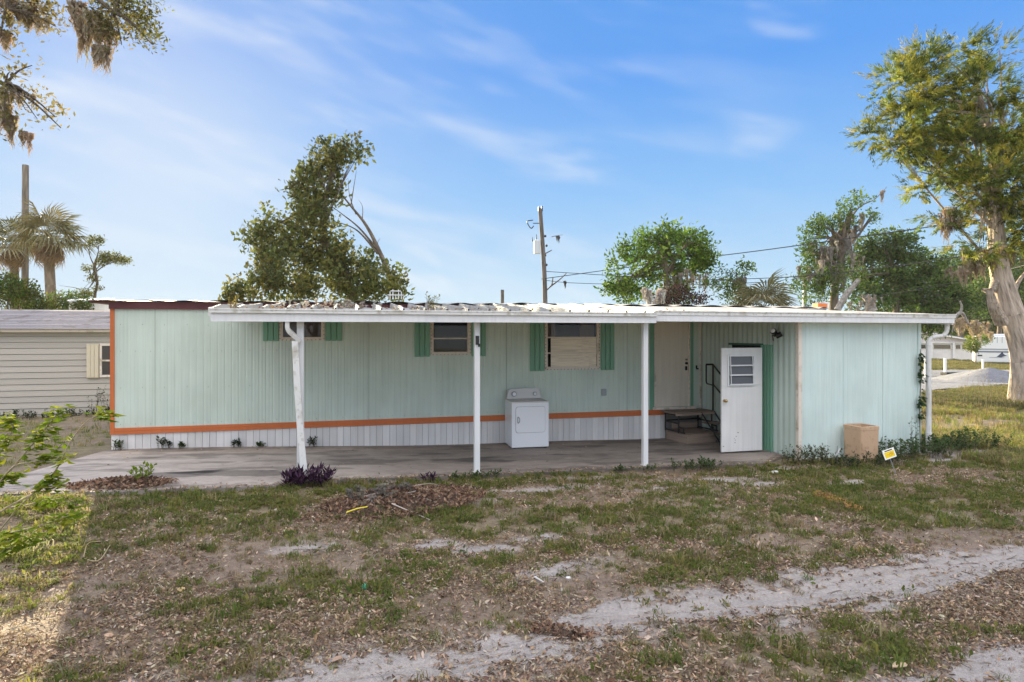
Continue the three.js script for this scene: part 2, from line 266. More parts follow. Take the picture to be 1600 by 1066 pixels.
// the concrete patio, one cast slab whose top follows the fall of the ground
const slabBack = (x) => x > -4.05 ? -0.05 : mix(0.1, 2.62, clamp((-4.05 - x) / 0.72)), slabFront = (x) => ease([-4.8, -4.4, -2.5, -1.0, -0.75, 1, 5, 7.1, 8.05], [2.75, 3.1, 3.27, 3.2, 2.9, 2.82, 2.8, 2.84, 2.35], x) + 0.05 * (fbm(x * 3, 7, 3, 0, 3) - 0.5);
const slabY = (x) => SX(x) + 0.03;
{
  const pos = [], uv = [], N = 160, K = 14, X0 = -4.77, X1 = 8.02, q = (a) => { pos.push(...a); uv.push(a[0], a[2]); };
  const P = (i, k) => { const x = mix(X0, X1, i / N); return [x, slabY(x) + 0.006 * (fbm(x, k, 2, 0, 5) - 0.5), mix(slabBack(x), slabFront(x), k / K)]; }, low = (p) => [p[0], p[1] - 0.16, p[2]];
  const quad = (a, b, c, d) => { q(a); q(b); q(c); q(a); q(c); q(d); };
  for (let i = 0; i < N; i++) { for (let k = 0; k < K; k++) quad(P(i, k), P(i, k + 1), P(i + 1, k + 1), P(i + 1, k)); quad(P(i, K), low(P(i, K)), low(P(i + 1, K)), P(i + 1, K)); quad(low(P(i, 0)), P(i, 0), P(i + 1, 0), low(P(i + 1, 0))); }
  for (const i of [0, N]) quad(P(i, 0), low(P(i, 0)), low(P(i, K)), P(i, K));
  // stains that stay put: a dark damp tongue near the left post, tyre-grey blotches, a browner strip near the wall; and painted canopy shade, darker rightwards
  const S = 1024, W = 13, D = 4, ct = tex(S, 1, (u, v) => {
    const x = u * W - 5, z = v * D - 0.4, b = fbm(x * 1.1, z * 2.6, 5, 0, 111), f = fbm(x * 9, z * 14, 4, 0, 113), sp = n2(x * 60, z * 60, 0, 115);
    const e = (cx, cz, rx, rz) => sm(1.15, 0.8, Math.hypot((x - cx) / rx, (z - cz) / rz) + (fbm(x * 2.5, z * 4, 4, 0, 117) - 0.5) * 1.1);
    let k = 0.86 + 0.5 * (b - 0.5) + 0.3 * (f - 0.5) + 0.12 * (sp - 0.5), w = 0.02;
    k *= 1 - 0.42 * sm(0.54, 0.7, fbm(x * 1.3 + 9, z * 4.2, 4, 0, 119)) - 0.52 * Math.max(e(-2.0, 2.25, 0.95, 0.22), e(-1.15, 2.35, 0.6, 0.16), 0.6 * e(-1.2, 1.35, 0.35, 0.1), 0.7 * e(-0.2, 2.05, 0.4, 0.1), 0.5 * e(3, 1.6, 1.6, 0.3), 0.5 * e(-3.0, 1.0, 0.7, 0.16));
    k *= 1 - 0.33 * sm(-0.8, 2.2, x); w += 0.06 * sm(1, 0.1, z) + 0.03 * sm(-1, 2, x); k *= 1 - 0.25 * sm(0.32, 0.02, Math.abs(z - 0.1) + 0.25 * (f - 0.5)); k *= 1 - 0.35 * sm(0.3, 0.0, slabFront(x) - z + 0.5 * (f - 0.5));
    return [k, k * (1 - w), k * (1 - 2 * w)];
  });
  ct.wrapS = ct.wrapT = THREE.ClampToEdgeWrapping; ct.repeat.set(1 / W, 1 / D); ct.offset.set(5 / W, 0.4 / D);
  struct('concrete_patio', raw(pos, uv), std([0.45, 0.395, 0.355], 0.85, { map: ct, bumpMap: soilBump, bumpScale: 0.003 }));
}

// ------------------------------------------------------------ sheet metal siding
// pressed ribs along x, upright; holes are [x0, x1, y0, y1]
function siding(x0, x1, y0, y1, prof, period, holes = []) {
  const cuts = new Set([x0, x1]); for (let k = Math.floor(x0 / period) - 1; k * period < x1; k++) for (const [t] of prof) { const x = k * period + t * period; if (x > x0 && x < x1) cuts.add(x); }
  for (const h of holes) for (const x of [h[0], h[1]]) if (x > x0 && x < x1) cuts.add(x);
  const zAt = (x) => { const t = mod(x / period, 1); for (let i = 0; i < prof.length; i++) { const [a, za] = prof[i], [b, zb] = i + 1 < prof.length ? prof[i + 1] : [1, prof[0][1]]; if (t >= a - 1e-9 && t <= b + 1e-9) return mix(za, zb, clamp((t - a) / (b - a))); } return 0; };
  const xs = [...cuts].sort((a, b) => a - b), pos = [], uv = [];
  for (let i = 0; i + 1 < xs.length; i++) {
    const a = xs[i], b = xs[i + 1], za = zAt(a + 1e-6), zb = zAt(b - 1e-6), m = (a + b) / 2;
    let bands = [[y0, y1]];
    for (const h of holes) if (m > h[0] && m < h[1]) bands = bands.flatMap(([p, q]) => [[p, Math.min(q, h[2])], [Math.max(p, h[3]), q]].filter(([s, t]) => t - s > 1e-4));
    for (const [p, q] of bands) { pos.push(a, p, za, b, p, zb, b, q, zb, a, p, za, b, q, zb, a, q, za); uv.push(a, p, b, p, b, q, a, p, b, q, a, q); }
  }
  return raw(pos, uv);
}
const RIB = [[0, 0], [0.08, -0.0045], [0.2, -0.0045], [0.28, 0], [0.60, 0], [0.63, -0.002], [0.68, -0.002], [0.71, 0]], WAVE = [[0, 0], [0.16, 0.004], [0.3, 0.016], [0.5, 0.018], [0.66, 0.012], [0.82, 0.002]];

// ------------------------------------------------------------ the mobile home
const home = thing('mobile_home', 'long pale mint green mobile home with orange belt line and white skirting boards', 'mobile home');
{
  const X0 = -3.96, X1 = 10.9, B = 0.6, T = 2.70, holes = [[-1.13, -0.40, 2.17, 2.56], [1.69, 2.42, 1.87, 2.58], [4.06, 5.20, 1.54, 2.60], [6.53, 7.36, 0.66, 2.63]];
  const seamMat = std([0.40, 0.45, 0.38], 0.8);
  const cuts = [X0 + 0.05, -3.26, 0.447, 3.2, 5.87, 7.66, X1];
  for (let i = 0; i + 1 < cuts.length; i++) {
    const lap = i % 2 ? 0.004 : 0;
    const p = part('wall_panel', siding(cuts[i] + 0.006, cuts[i + 1] - 0.006, B, T, RIB, 0.118, holes), M.mint, home); p.position.z = lap;
    if (i) part('panel_seam', span(cuts[i] - 0.007, cuts[i] + 0.007, B, T, -0.004, 0.004), seamMat, home);
  }
  part('end_wall', span(X0, X0 + 0.02, 0.1, T, -3.55, -0.02), M.mint, home); part('end_wall', span(X1 - 0.02, X1, 0.0, T, -3.55, -0.02), M.mint, home);
  part('back_wall', span(X0, X1, 0.0, T, -3.6, -3.56), M.mint, home);
  part('interior_shell', merge([span(X0 + 0.1, X1 - 0.1, 0.3, 0.34, -3.5, -0.1), span(X0 + 0.1, X1 - 0.1, 0.3, 2.68, -0.42, -0.38)]), M.darkRoom, home);
  part('corner_trim', rspan(X0 - 0.012, X0 + 0.058, 0.485, 2.70, -0.06, 0.016, 0.004), M.orange, home);
  part('belt_trim', merge([rspan(X0 + 0.06, 6.75, 0.485, 0.60, -0.02, 0.022, 0.005), rspan(X0 + 0.06, 6.75, 0.548, 0.562, 0.0, 0.027, 0.002)]), M.orange, home);
  { const l = []; for (const [y, st] of [[0.66, 0.236], [1.3, 0.354], [1.95, 0.236], [2.42, 0.354]]) for (let x = X0 + 0.15; x < 7.5; x += st) if (!holes.some((h) => x > h[0] - 0.1 && x < h[1] + 0.1 && y > h[2] - 0.1 && y < h[3] + 0.1)) l.push(box(0.011, 0.011, 0.008, x + 0.02 * (h3(Math.round(x * 50), 1, 1) - 0.5), y + 0.012 * (h3(Math.round(x * 50), 2, 1) - 0.5), 0.005)); part('nail_head', merge(l), std([0.3, 0.29, 0.25], 0.7), home).userData.kind = 'stuff'; }
  // roof board and over-roof of wavy metal sheets
  part('fascia_board', merge([span(X0 - 0.02, X1, 2.695, 2.83, -0.02, 0.05), span(X0 - 0.32, X0 - 0.02, 2.80, 2.845, -3.7, 0.05), span(X0 - 0.02, X0 + 0.0, 2.70, 2.80, -3.7, 0.0)]), M.maroon, home);
  const r = rng(5);
  for (let x = X0 - 0.3, i = 0; x < X1 - 0.1; i++) {
    const w = Math.min(0.62, X1 - x), n = 10, pos = [], uv = [];
    const lift = 0.004 * (i % 2), sag = 0.02 * r(), z0 = 0.12 + 0.06 * r();
    const Y = (t, z) => 2.848 + lift + 0.04 * Math.pow(Math.sin(Math.PI * t), 1.2) * (0.8 + 0.3 * r.k) * mix(0.45, 1, sm(-2.6, -0.8, x)) + 0.05 * sm(0.2, -1.8, z) - 0.07 * sm(-1.8, -3.7, z) - sag * sm(-0.2, 0.1, z);
    r.k = r();
    for (let a = 0; a < n; a++) for (let b = 0; b < 8; b++) {
      const q = [[a, b], [a, b + 1], [a + 1, b + 1], [a + 1, b]].map(([s, t]) => { const z = mix(z0, -3.7, t / 8); return [x + w * s / n, Y(s / n, z), z]; });
      for (const k of [0, 1, 2, 0, 2, 3]) { pos.push(...q[k]); uv.push(q[k][0], q[k][2]); }
    }
    part('roof_sheet', raw(pos, uv), M.roofMetal, home); x += w;
  }
  // skirting boards
  for (let x = X0, i = 0; x < 6.72; i++) {
    const w = 0.124 + (h3(i, 2, 3) - 0.5) * 0.03;
    part('skirt_board', box(w - 0.006, 0.485 - slabY(x) + 0.02, 0.016, x + w / 2, (0.485 + slabY(x) - 0.02) / 2, -0.02 + 0.005 * (h3(i, 5, 1) - 0.5), 0, 0.02 * (h3(i, 7, 1) - 0.5), 0.006 * (h3(i, 6, 1) - 0.5)), M.boards[Math.floor(h3(i, 1, 1) * 3)], home); x += w;
  }
  part('skirt_backing', span(X0 + 0.02, X1, -0.1, 0.49, -0.06, -0.035), std([0.25, 0.23, 0.22], 0.9), home);
  // windows
  const rim = (x0, x1, y0, y1, t, z0, z1) => merge([span(x0, x0 + t, y0, y1, z0, z1), span(x1 - t, x1, y0, y1, z0, z1), span(x0 + t, x1 - t, y1 - t, y1, z0, z1), span(x0 + t, x1 - t, y0, y0 + t, z0, z1)]);
  const screws = (x0, x1, y0, y1) => { const l = []; for (let y = y0 + 0.03; y < y1; y += 0.07) for (const x of [x0, x1]) l.push(box(0.014, 0.014, 0.01, x, y, 0.021)); for (let x = x0 + 0.04; x < x1; x += 0.075) l.push(box(0.014, 0.014, 0.01, x, y0, 0.021)); return merge(l); };
  function windowAt(x0, x1, y0, y1, rails, inner) {
    const w = part('window', rim(x0, x1, y0, y1, 0.035, -0.02, 0.018), M.trim, home);
    const fr = part('frame', merge([rim(x0 + 0.035, x1 - 0.035, y0 + 0.035, y1 - 0.035, 0.028, -0.05, 0.006), ...rails.map((y) => span(x0 + 0.06, x1 - 0.06, y - 0.013, y + 0.013, -0.045, 0.01))]), M.trim, w);
    const ys = [y0 + 0.06, ...rails, y1 - 0.06];
    for (let i = 0; i + 1 < ys.length; i++) part('pane', span(x0 + 0.06, x1 - 0.06, ys[i] + 0.013, ys[i + 1] - 0.013, -0.03, -0.026), M.glass, w);
    const sc = part('screw_row', screws(x0 + 0.012, x1 - 0.012, y0 + 0.01, y1), M.black, w); sc.userData.kind = 'stuff';
    if (inner) inner(w);
  }
  windowAt(-1.17, -0.36, 2.13, 2.60, [], (w) => part('curtain', span(-1.1, -0.42, 2.15, 2.58, -0.13, -0.12), std([0.09, 0.055, 0.05], 0.9), w));
  windowAt(1.65, 2.46, 1.83, 2.62, [2.16], null);
  windowAt(4.02, 5.24, 1.50, 2.64, [2.175, 1.85], (w) => {
    part('plywood_board', span(4.16, 5.17, 1.56, 1.838, -0.023, -0.016), M.plywood, w); part('plywood_board', span(4.16, 5.17, 1.862, 2.16, -0.024, -0.017), M.plywood, w);
    part('curtain', span(4.85, 5.18, 2.18, 2.6, -0.16, -0.15), std([0.16, 0.11, 0.09], 0.9), w); part('curtain', span(4.1, 4.3, 2.18, 2.6, -0.16, -0.15), std([0.16, 0.11, 0.09], 0.9), w);
  });
  function shutter(x0, x1, y0, y1) {
    const n = 3, w = (x1 - x0) / n, s = part('shutter', merge([span(x0 + 0.02, x1 - 0.02, y0 + 0.02, y1, 0.002, 0.012)]), M.green, home);
    for (let i = 0; i < n; i++) { const a = x0 + i * w; part('slat', merge([rspan(a + 0.006, a + w - 0.008, y0, y1, 0.012, 0.034, 0.008), box(0.012, 0.012, 0.008, a + w / 2, y0 + 0.05, 0.037)]), M.green, s); }
  }
  shutter(-1.46, -1.17, 2.12, 2.62); shutter(-0.345, -0.03, 2.12, 2.62); shutter(1.33, 1.64, 1.80, 2.64); shutter(2.47, 2.77, 1.80, 2.64); shutter(3.69, 4.01, 1.48, 2.66); shutter(5.255, 5.57, 1.48, 2.66);
  // the closed back door with its frame
  const door = part('door', rspan(6.55, 7.34, 0.66, 2.60, -0.05, -0.01, 0.004), M.cream, home);
  part('handle', merge([cyl(0.028, 0.028, 0.04, 0, 0, 0).rotateX(Math.PI / 2).translate(7.285, 1.60, -0.01), box(0.05, 0.09, 0.02, 7.285, 1.49, -0.004)]), M.black, door);
  part('deadbolt', cyl(0.024, 0.02, 0.035, 0, 0, 0).rotateX(Math.PI / 2).translate(7.285, 1.68, -0.01), M.chrome, door);
  part('door_frame', merge([rspan(6.505, 6.55, 0.64, 2.62, -0.03, 0.022, 0.004), rspan(7.34, 7.375, 0.64, 2.62, -0.03, 0.022, 0.004), rspan(6.55, 7.34, 2.60, 2.63, -0.03, 0.022, 0.004)]), M.trim, home);
  part('door_side_trim', merge([rspan(6.40, 6.50, 0.60, 2.66, 0.002, 0.024, 0.006), rspan(7.38, 7.45, 0.66, 2.66, 0.002, 0.024, 0.006)]), M.green, home);
  part('door_sill', merge([rspan(6.46, 7.5, 0.60, 0.655, -0.03, 0.06, 0.006)]), M.trim, home);
  part('corner_strip', rspan(7.60, 7.645, 0.4, 2.66, 0.0, 0.03, 0.005), M.trim, home);
  part('outlet_box', merge([rspan(5.28, 5.385, 0.94, 1.08, 0, 0.035, 0.008), span(5.30, 5.365, 0.99, 1.0, 0.035, 0.04)]), M.greyMetal, home);
  part('door_bell', merge([box(0.03, 0.06, 0.02, 7.53, 1.52, 0.012), box(0.05, 0.03, 0.03, 7.545, 1.475, 0.02)]), M.black, home);
  part('roof_vent', merge([[0, .14], [0.07, .19], [0.14, .15], [0.19, .05]].flatMap(([dx, h]) => [-1, 1].map((s) => box(0.016, h, 0.016, 1.0 + s * dx * 0.8, 2.95 + h / 2, -0.35))).concat([box(0.32, 0.016, 0.05, 1.0, 3.03, -0.35), box(0.2, 0.016, 0.05, 1.0, 3.11, -0.35)])), M.white, home);
}

// ------------------------------------------------------------ the patio canopy
const canopy = thing('patio_canopy', 'white metal patio canopy on three posts along the mobile home', 'canopy');
{
  const X0 = -1.82, X1 = 5.08, FZ = 2.83, yF = 2.60, yB = (x) => mix(2.735, 2.80, clamp((x - X0) / (X1 - X0)));
  const r = rng(11), pitch = 0.335;
  for (let x = X0 + 0.02, i = 0; x < X1 - 0.1; i++, x += pitch) {         // roof pans with a raised rib on each seam
    const w = Math.min(pitch, X1 - x), prof = [[0, 0.09], [0.012, 0.09], [0.02, 0.0], [w / 2, 0.01], [w - 0.03, 0.0], [w - 0.014, 0.093], [w, 0.093]], pos = [], uv = [], dz = 0.05 * r();
    const pt = ([a, h], k) => { const z = mix(FZ - 0.02, 0.02 + dz, k / 5); return [x + a, mix(yF, yB(x), k / 5) + h * (k === 0 ? 0.55 : 1) - 0.015 * Math.sin(Math.PI * k / 5), z]; };
    for (let a = 0; a + 1 < prof.length; a++) for (let k = 0; k < 5; k++) { const q = [pt(prof[a], k), pt(prof[a + 1], k), pt(prof[a + 1], k + 1), pt(prof[a], k + 1)]; for (const m of [0, 1, 2, 0, 2, 3]) { pos.push(...q[m]); uv.push(q[m][0], q[m][2]); } }
    part('roof_pan', raw(pos, uv), M.roofMetal, canopy);
  }
  part('end_flashing', box(0.05, 0.12, 2.84, X0 - 0.01, 2.645, 1.42, 0.047), M.whiteOld, canopy);
  part('gutter', merge([box(X1 - X0, 0.055, 0.10, (X0 + X1) / 2, 2.585, FZ + 0.01, 0, 0, -0.002), box(X1 - X0 + 0.02, 0.02, 0.02, (X0 + X1) / 2, 2.612, FZ + 0.06, 0, 0, -0.002)]), M.whiteOld, canopy);
  part('fascia', merge([box(X1 - X0, 0.115, 0.035, (X0 + X1) / 2, 2.50, FZ + 0.01, 0, 0, 0.0), box(X1 - X0, 0.012, 0.05, (X0 + X1) / 2, 2.447, FZ + 0.005, 0, 0, 0.0)]), M.white, canopy);
  part('support_beam', span(X0 + 0.05, X1 - 0.05, 2.455, 2.54, 2.56, 2.66), M.white, canopy);
  for (const [x, z, w] of [[-0.63, 2.62, 0.10], [2.05, 2.62, 0.09], [4.985, 2.62, 0.09]]) {
    const y0 = slabY(x) - 0.03, p = part('post', rspan(x - w / 2, x + w / 2, y0, 2.46, z - w / 2, z + w / 2, 0.008), M.white, canopy);
    part('post_foot', span(x - w / 2 - 0.012, x + w / 2 + 0.012, y0, y0 + 0.05, z - w / 2 - 0.012, z + w / 2 + 0.012), M.whiteOld, p);
    if (Math.abs(x - 2.05) < 0.01) part('switch_box', merge([rspan(2.02, 2.075, 2.09, 2.23, z + 0.044, z + 0.075, 0.005), box(0.03, 0.05, 0.02, 2.075, 2.08, z + 0.05)]), M.black, p);
  }
  // bent downspout leaning against the left post
  const elbow = [V(-0.80, 2.50, 2.80), V(-0.80, 2.36, 2.79), V(-0.775, 2.30, 2.775), V(-0.66, 2.19, 2.73), V(-0.635, 2.15, 2.715)];
  const rect = (pts, w, d) => { const c = new THREE.CatmullRomCurve3(pts, false, 'catmullrom', 0.2), g = new THREE.ExtrudeGeometry(new THREE.Shape([new THREE.Vector2(-w / 2, -d / 2), new THREE.Vector2(w / 2, -d / 2), new THREE.Vector2(w / 2, d / 2), new THREE.Vector2(-w / 2, d / 2)]), { extrudePath: c, steps: 24 }); return muv(g); };
  part('downspout_elbow', rect(elbow, 0.06, 0.085), M.whiteOld, canopy);
  part('downspout', rect([V(-0.70, 2.16, 2.73), V(-0.66, 1.4, 2.75), V(-0.61, 0.7, 2.76), V(-0.56, 0.17, 2.78)], 0.065, 0.09), M.whiteOld, canopy);
}

// ------------------------------------------------------------ the added room on the right
const room = thing('side_room', 'mint green metal addition with white eave at right end of mobile home', 'shed');
{
  const A = V(7.67, 0, 0.0), Bp = V(8.16, 0, 2.53), L = Bp.clone().sub(A).length(), ang = Math.atan2(-(Bp.z - A.z), Bp.x - A.x);
  const side = (g) => { g.rotateY(ang); g.translate(A.x, 0, A.z); return g; };   // local x runs from the home towards the camera, local z faces the patio
  const s0 = 0.90, s1 = 1.70, top = 2.50;                                     // doorway in the side wall
  const cuts = [0.0, 0.95, 1.9, L];
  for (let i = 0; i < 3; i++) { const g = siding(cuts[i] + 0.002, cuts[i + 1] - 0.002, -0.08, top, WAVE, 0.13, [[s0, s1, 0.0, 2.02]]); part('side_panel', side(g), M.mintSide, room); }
  part('door_header', side(merge([span(s0 - 0.06, s1 + 0.04, 2.02, 2.06, -0.01, 0.045)])), std([0.05, 0.12, 0.08], 0.6), room);
  for (let i = 0; i < 4; i++) part('jamb_slat', side(rspan(s1 + 0.004 + i * 0.072, s1 + 0.070 + i * 0.072, -0.05, 2.04, 0.012, 0.05, 0.012)), M.green, room);
  part('front_corner_trim', rspan(8.125, 8.205, -0.08, 2.50, 2.47, 2.556, 0.006), M.trim, room);
  const fc = [8.205, 9.14, 10.05, 10.88];
  for (let i = 0; i < 3; i++) { const p = part('front_panel', siding(fc[i] + 0.002, fc[i + 1] - 0.002, -0.1, 2.50, RIB, 0.118), M.shedMint, room); p.position.z = 2.53 + (i % 2 ? 0.004 : 0); if (i) part('panel_seam', span(fc[i] - 0.007, fc[i] + 0.007, -0.1, 2.5, 2.528, 2.541), M.shedMint, room); }
  part('far_corner_trim', rspan(10.88, 10.95, -0.1, 2.5, 2.46, 2.55, 0.006), M.shedMint, room);
  part('far_wall', span(10.90, 10.93, -0.1, 2.5, 0.02, 2.47), M.shedMint, room);
  part('interior_shell', merge([span(8.35, 8.38, 0, 2.45, 0.1, 2.4), span(7.9, 10.8, -0.1, -0.06, 0.1, 2.4)]), M.darkRoom, room);
  // low roof with wide eave
  const y = (z) => mix(2.845, 2.625, z / 2.78), xs = [5.10, 6.62, 8.3, 9.9, 11.52];
  for (let i = 0; i < 4; i++) { const g = new THREE.PlaneGeometry(xs[i + 1] - xs[i] + 0.03, 2.79, 12, 10); g.rotateX(-Math.PI / 2); const p = g.attributes.position; for (let k = 0; k < p.count; k++) { const z = p.getZ(k) + 1.39, x = p.getX(k) + (xs[i] + xs[i + 1]) / 2; p.setXYZ(k, x, y(z) + 0.004 * (i % 2) + 0.02 * (fbm(x * 1.5, z * 2, 3, 0, 9) - 0.5) + 0.03 * sm(11.2, 10.6, x) * 0 - 0.06 * sm(9.5, 11.5, x) * (1 - z / 2.78), z); } g.computeVertexNormals(); part('roof_felt', muv(g), M.roofFelt, room); }
  part('gutter', merge([box(6.4, 0.06, 0.08, 8.31, 2.60, 2.76, 0, 0, -0.003), box(6.42, 0.016, 0.02, 8.31, 2.636, 2.805, 0, 0, -0.003)]), M.whiteOld, room);
  part('fascia', merge([box(6.38, 0.115, 0.04, 8.31, 2.523, 2.765, 0, 0, -0.002), box(0.04, 0.13, 2.7, 11.49, 2.56, 1.4, 0.05)]), M.white, room);
  part('soffit', span(5.1, 11.47, 2.468, 2.476, 2.50, 2.745), M.white, room);
  part('end_rafter', box(0.09, 0.1, 0.5, 11.56, 2.55, 2.45), M.woodLight, room);
  part('gutter_outlet', limb([V(11.42, 2.48, 2.70), V(11.42, 2.30, 2.68), V(11.36, 2.22, 2.66), V(11.15, 2.19, 2.64), V(11.06, 2.12, 2.62), V(11.05, 2.02, 2.62)], 0.043, 0.043, 10), M.whiteOld, room);
  part('downspout', merge([cyl(0.05, 0.047, 2.1, 11.05, -0.05, 2.62, 14), cyl(0.056, 0.056, 0.05, 11.05, 0.28, 2.62, 14), cyl(0.054, 0.054, 0.04, 11.05, 2.0, 2.62, 14)]), M.whiteOld, room);
  // the door, standing open towards the patio
  const D = part('door', merge([rspan(6.945, 7.835, 0.0, 1.27, 1.85, 1.89, 0.004), rspan(6.945, 7.075, 1.27, 1.84, 1.85, 1.89, 0.004), rspan(7.66, 7.835, 1.27, 1.84, 1.85, 1.89, 0.004), rspan(6.945, 7.835, 1.84, 1.985, 1.85, 1.89, 0.004)]), std([0.80, 0.775, 0.74], 0.45, { map: wear }), room, 'white door with a three pane louvre window, standing open');
  const lw = part('louvre_window', merge([rspan(7.065, 7.10, 1.255, 1.85, 1.88, 1.91, 0.004), rspan(7.635, 7.67, 1.255, 1.85, 1.88, 1.91, 0.004), rspan(7.10, 7.635, 1.82, 1.86, 1.88, 1.915, 0.004), rspan(7.10, 7.635, 1.245, 1.275, 1.88, 1.915, 0.004)]), M.white, D);
  for (let i = 0; i < 3; i++) {
    part('louvre_pane', box(0.50, 0.185, 0.006, 7.3675, 1.37 + i * 0.182, 1.905, -0.22), M.louvreGlass, lw);
    part('louvre_rail', box(0.53, 0.026, 0.02, 7.3675, 1.285 + i * 0.182, 1.93), M.white, lw);
  }
  part('louvre_arm', merge([box(0.014, 0.55, 0.012, 7.125, 1.55, 1.92, 0, 0, 0.04), box(0.014, 0.55, 0.012, 7.61, 1.55, 1.92, 0, 0, 0.04)]), M.white, lw);
  part('door_knob', merge([new THREE.SphereGeometry(0.032, 12, 8).translate(7.005, 0.98, 1.945), cyl(0.03, 0.014, 0.05, 0, 0, 0).rotateX(Math.PI / 2).translate(7.005, 0.98, 1.89)].map((g) => g.index ? g.toNonIndexed() : g)), M.brass, D);
  part('kick_marks', merge([[7.22, .25], [7.24, .22], [7.26, .29], [7.235, .17], [6.985, .11], [7.3, .36]].map(([x, yy], i) => box(0.012 + 0.004 * i % 3, 0.016, 0.002, x, yy, 1.8905))), M.seam, D);
  // wall lamp: lit side unlit in the picture
  const lp = A.clone().lerp(Bp, 0.80), lamp = part('wall_lamp', merge([cyl(0.055, 0.055, 0.03, 0, 0, 0).rotateZ(Math.PI / 2).translate(lp.x - 0.02, 2.25, lp.z)]), M.black, room);
  part('lamp_head', merge([cyl(0.035, 0.06, 0.13, 0, 0, 0, 14).rotateZ(1.1).rotateY(0.6).translate(lp.x - 0.05, 2.25, lp.z + 0.02), cyl(0.012, 0.008, 0.12, 0, 0, 0).rotateZ(0.2).translate(lp.x - 0.10, 2.12, lp.z + 0.03), cyl(0.045, 0.05, 0.11, 0, 0, 0, 14).rotateZ(-0.6).rotateX(0.9).translate(lp.x - 0.06, 2.20, lp.z + 0.06)]), M.black, lamp);
  part('lamp_bulb', new THREE.SphereGeometry(0.05, 14, 10).translate(lp.x - 0.14, 2.31, lp.z + 0.07), M.white, lamp);
}
solo('orange_box', merge([rspan(10.72, 10.98, 2.86, 2.96, -0.2, 0.0, 0.01), span(10.74, 10.8, 2.96, 2.965, -0.18, -0.02)]), std([0.75, 0.2, 0.04], 0.6), 'small orange box on the right end of the metal roof', 'box');

// ------------------------------------------------------------ clothes dryer
{
  const x = 3.50, z = 0.72, y0 = slabY(x), t = thing('clothes_dryer', 'white front loading clothes dryer standing against the mint wall', 'dryer', [x, y0, z], -0.03);
  const w = 0.745, h = 0.90, d = 0.62, b = w / 2;
  part('cabinet', rbox(w, h - 0.03, d, 0, h / 2 + 0.005, -d / 2, 0.012, 2), M.enamel, t);
  part('top', rbox(w + 0.008, 0.03, d + 0.006, 0, h - 0.005, -d / 2, 0.01, 2), M.enamelTop, t);
  const sh = new THREE.Shape(); sh.moveTo(-b + 0.02, 0); sh.lineTo(-b + 0.055, 0.15); sh.quadraticCurveTo(-b + 0.065, 0.185, -b + 0.11, 0.19); sh.quadraticCurveTo(0, 0.205, b - 0.11, 0.19); sh.quadraticCurveTo(b - 0.065, 0.185, b - 0.055, 0.15); sh.lineTo(b - 0.02, 0); sh.closePath();
  const cp = new THREE.ExtrudeGeometry(sh, { depth: 0.10, bevelEnabled: true, bevelSize: 0.008, bevelThickness: 0.01, bevelSegments: 2, curveSegments: 8 }); cp.rotateX(-0.12); cp.translate(0, h + 0.01, -d + 0.03);
  const panel = part('control_panel', muv(cp), M.enamelTop, t);
  for (const [kx, r] of [[-0.215, 0.042], [0.215, 0.03]]) { const k = part('knob', merge([cyl(r, r * 0.9, 0.03, 0, 0, 0, 20).rotateX(Math.PI / 2).translate(kx, h + 0.115, -d + 0.142)]), M.enamel, panel); part('knob_ring', new THREE.TorusGeometry(r * 1.12, 0.006, 6, 24).translate(kx, h + 0.115, -d + 0.150), M.seam, k); }
  const rr = (x0, x1, y0, y1, r) => { const s = new THREE.Shape(); s.moveTo(x0 + r, y0); s.lineTo(x1 - r, y0); s.quadraticCurveTo(x1, y0, x1, y0 + r); s.lineTo(x1, y1 - r); s.quadraticCurveTo(x1, y1, x1 - r, y1); s.lineTo(x0 + r, y1); s.quadraticCurveTo(x0, y1, x0, y1 - r); s.lineTo(x0, y0 + r); s.quadraticCurveTo(x0, y0, x0 + r, y0); return s; };
  const gap = rr(-b + 0.075, b - 0.075, 0.305, 0.815, 0.06); part('door_gap', new THREE.ExtrudeGeometry(gap, { depth: 0.003, bevelEnabled: false }).translate(0, 0, 0), M.seam, t);
  const dd = part('door', muv(new THREE.ExtrudeGeometry(rr(-b + 0.084, b - 0.084, 0.314, 0.806, 0.055), { depth: 0.012, bevelEnabled: true, bevelSize: 0.004, bevelThickness: 0.004, bevelSegments: 2 })), M.enamel, t);
  part('handle', merge([new THREE.TorusGeometry(0.045, 0.007, 6, 20, Math.PI).rotateZ(-Math.PI / 2).scale(0.9, 1.3, 1).translate(-b + 0.115, 0.56, 0.02), box(0.012, 0.115, 0.014, -b + 0.115, 0.56, 0.02)]), M.seam, dd);
  part('foot', merge([[-1, 1].flatMap((s) => [box(0.05, 0.03, 0.05, s * (b - 0.06), 0.0, -0.06), box(0.05, 0.03, 0.05, s * (b - 0.06), 0.0, -d + 0.06)])].flat()), M.black, t);
}

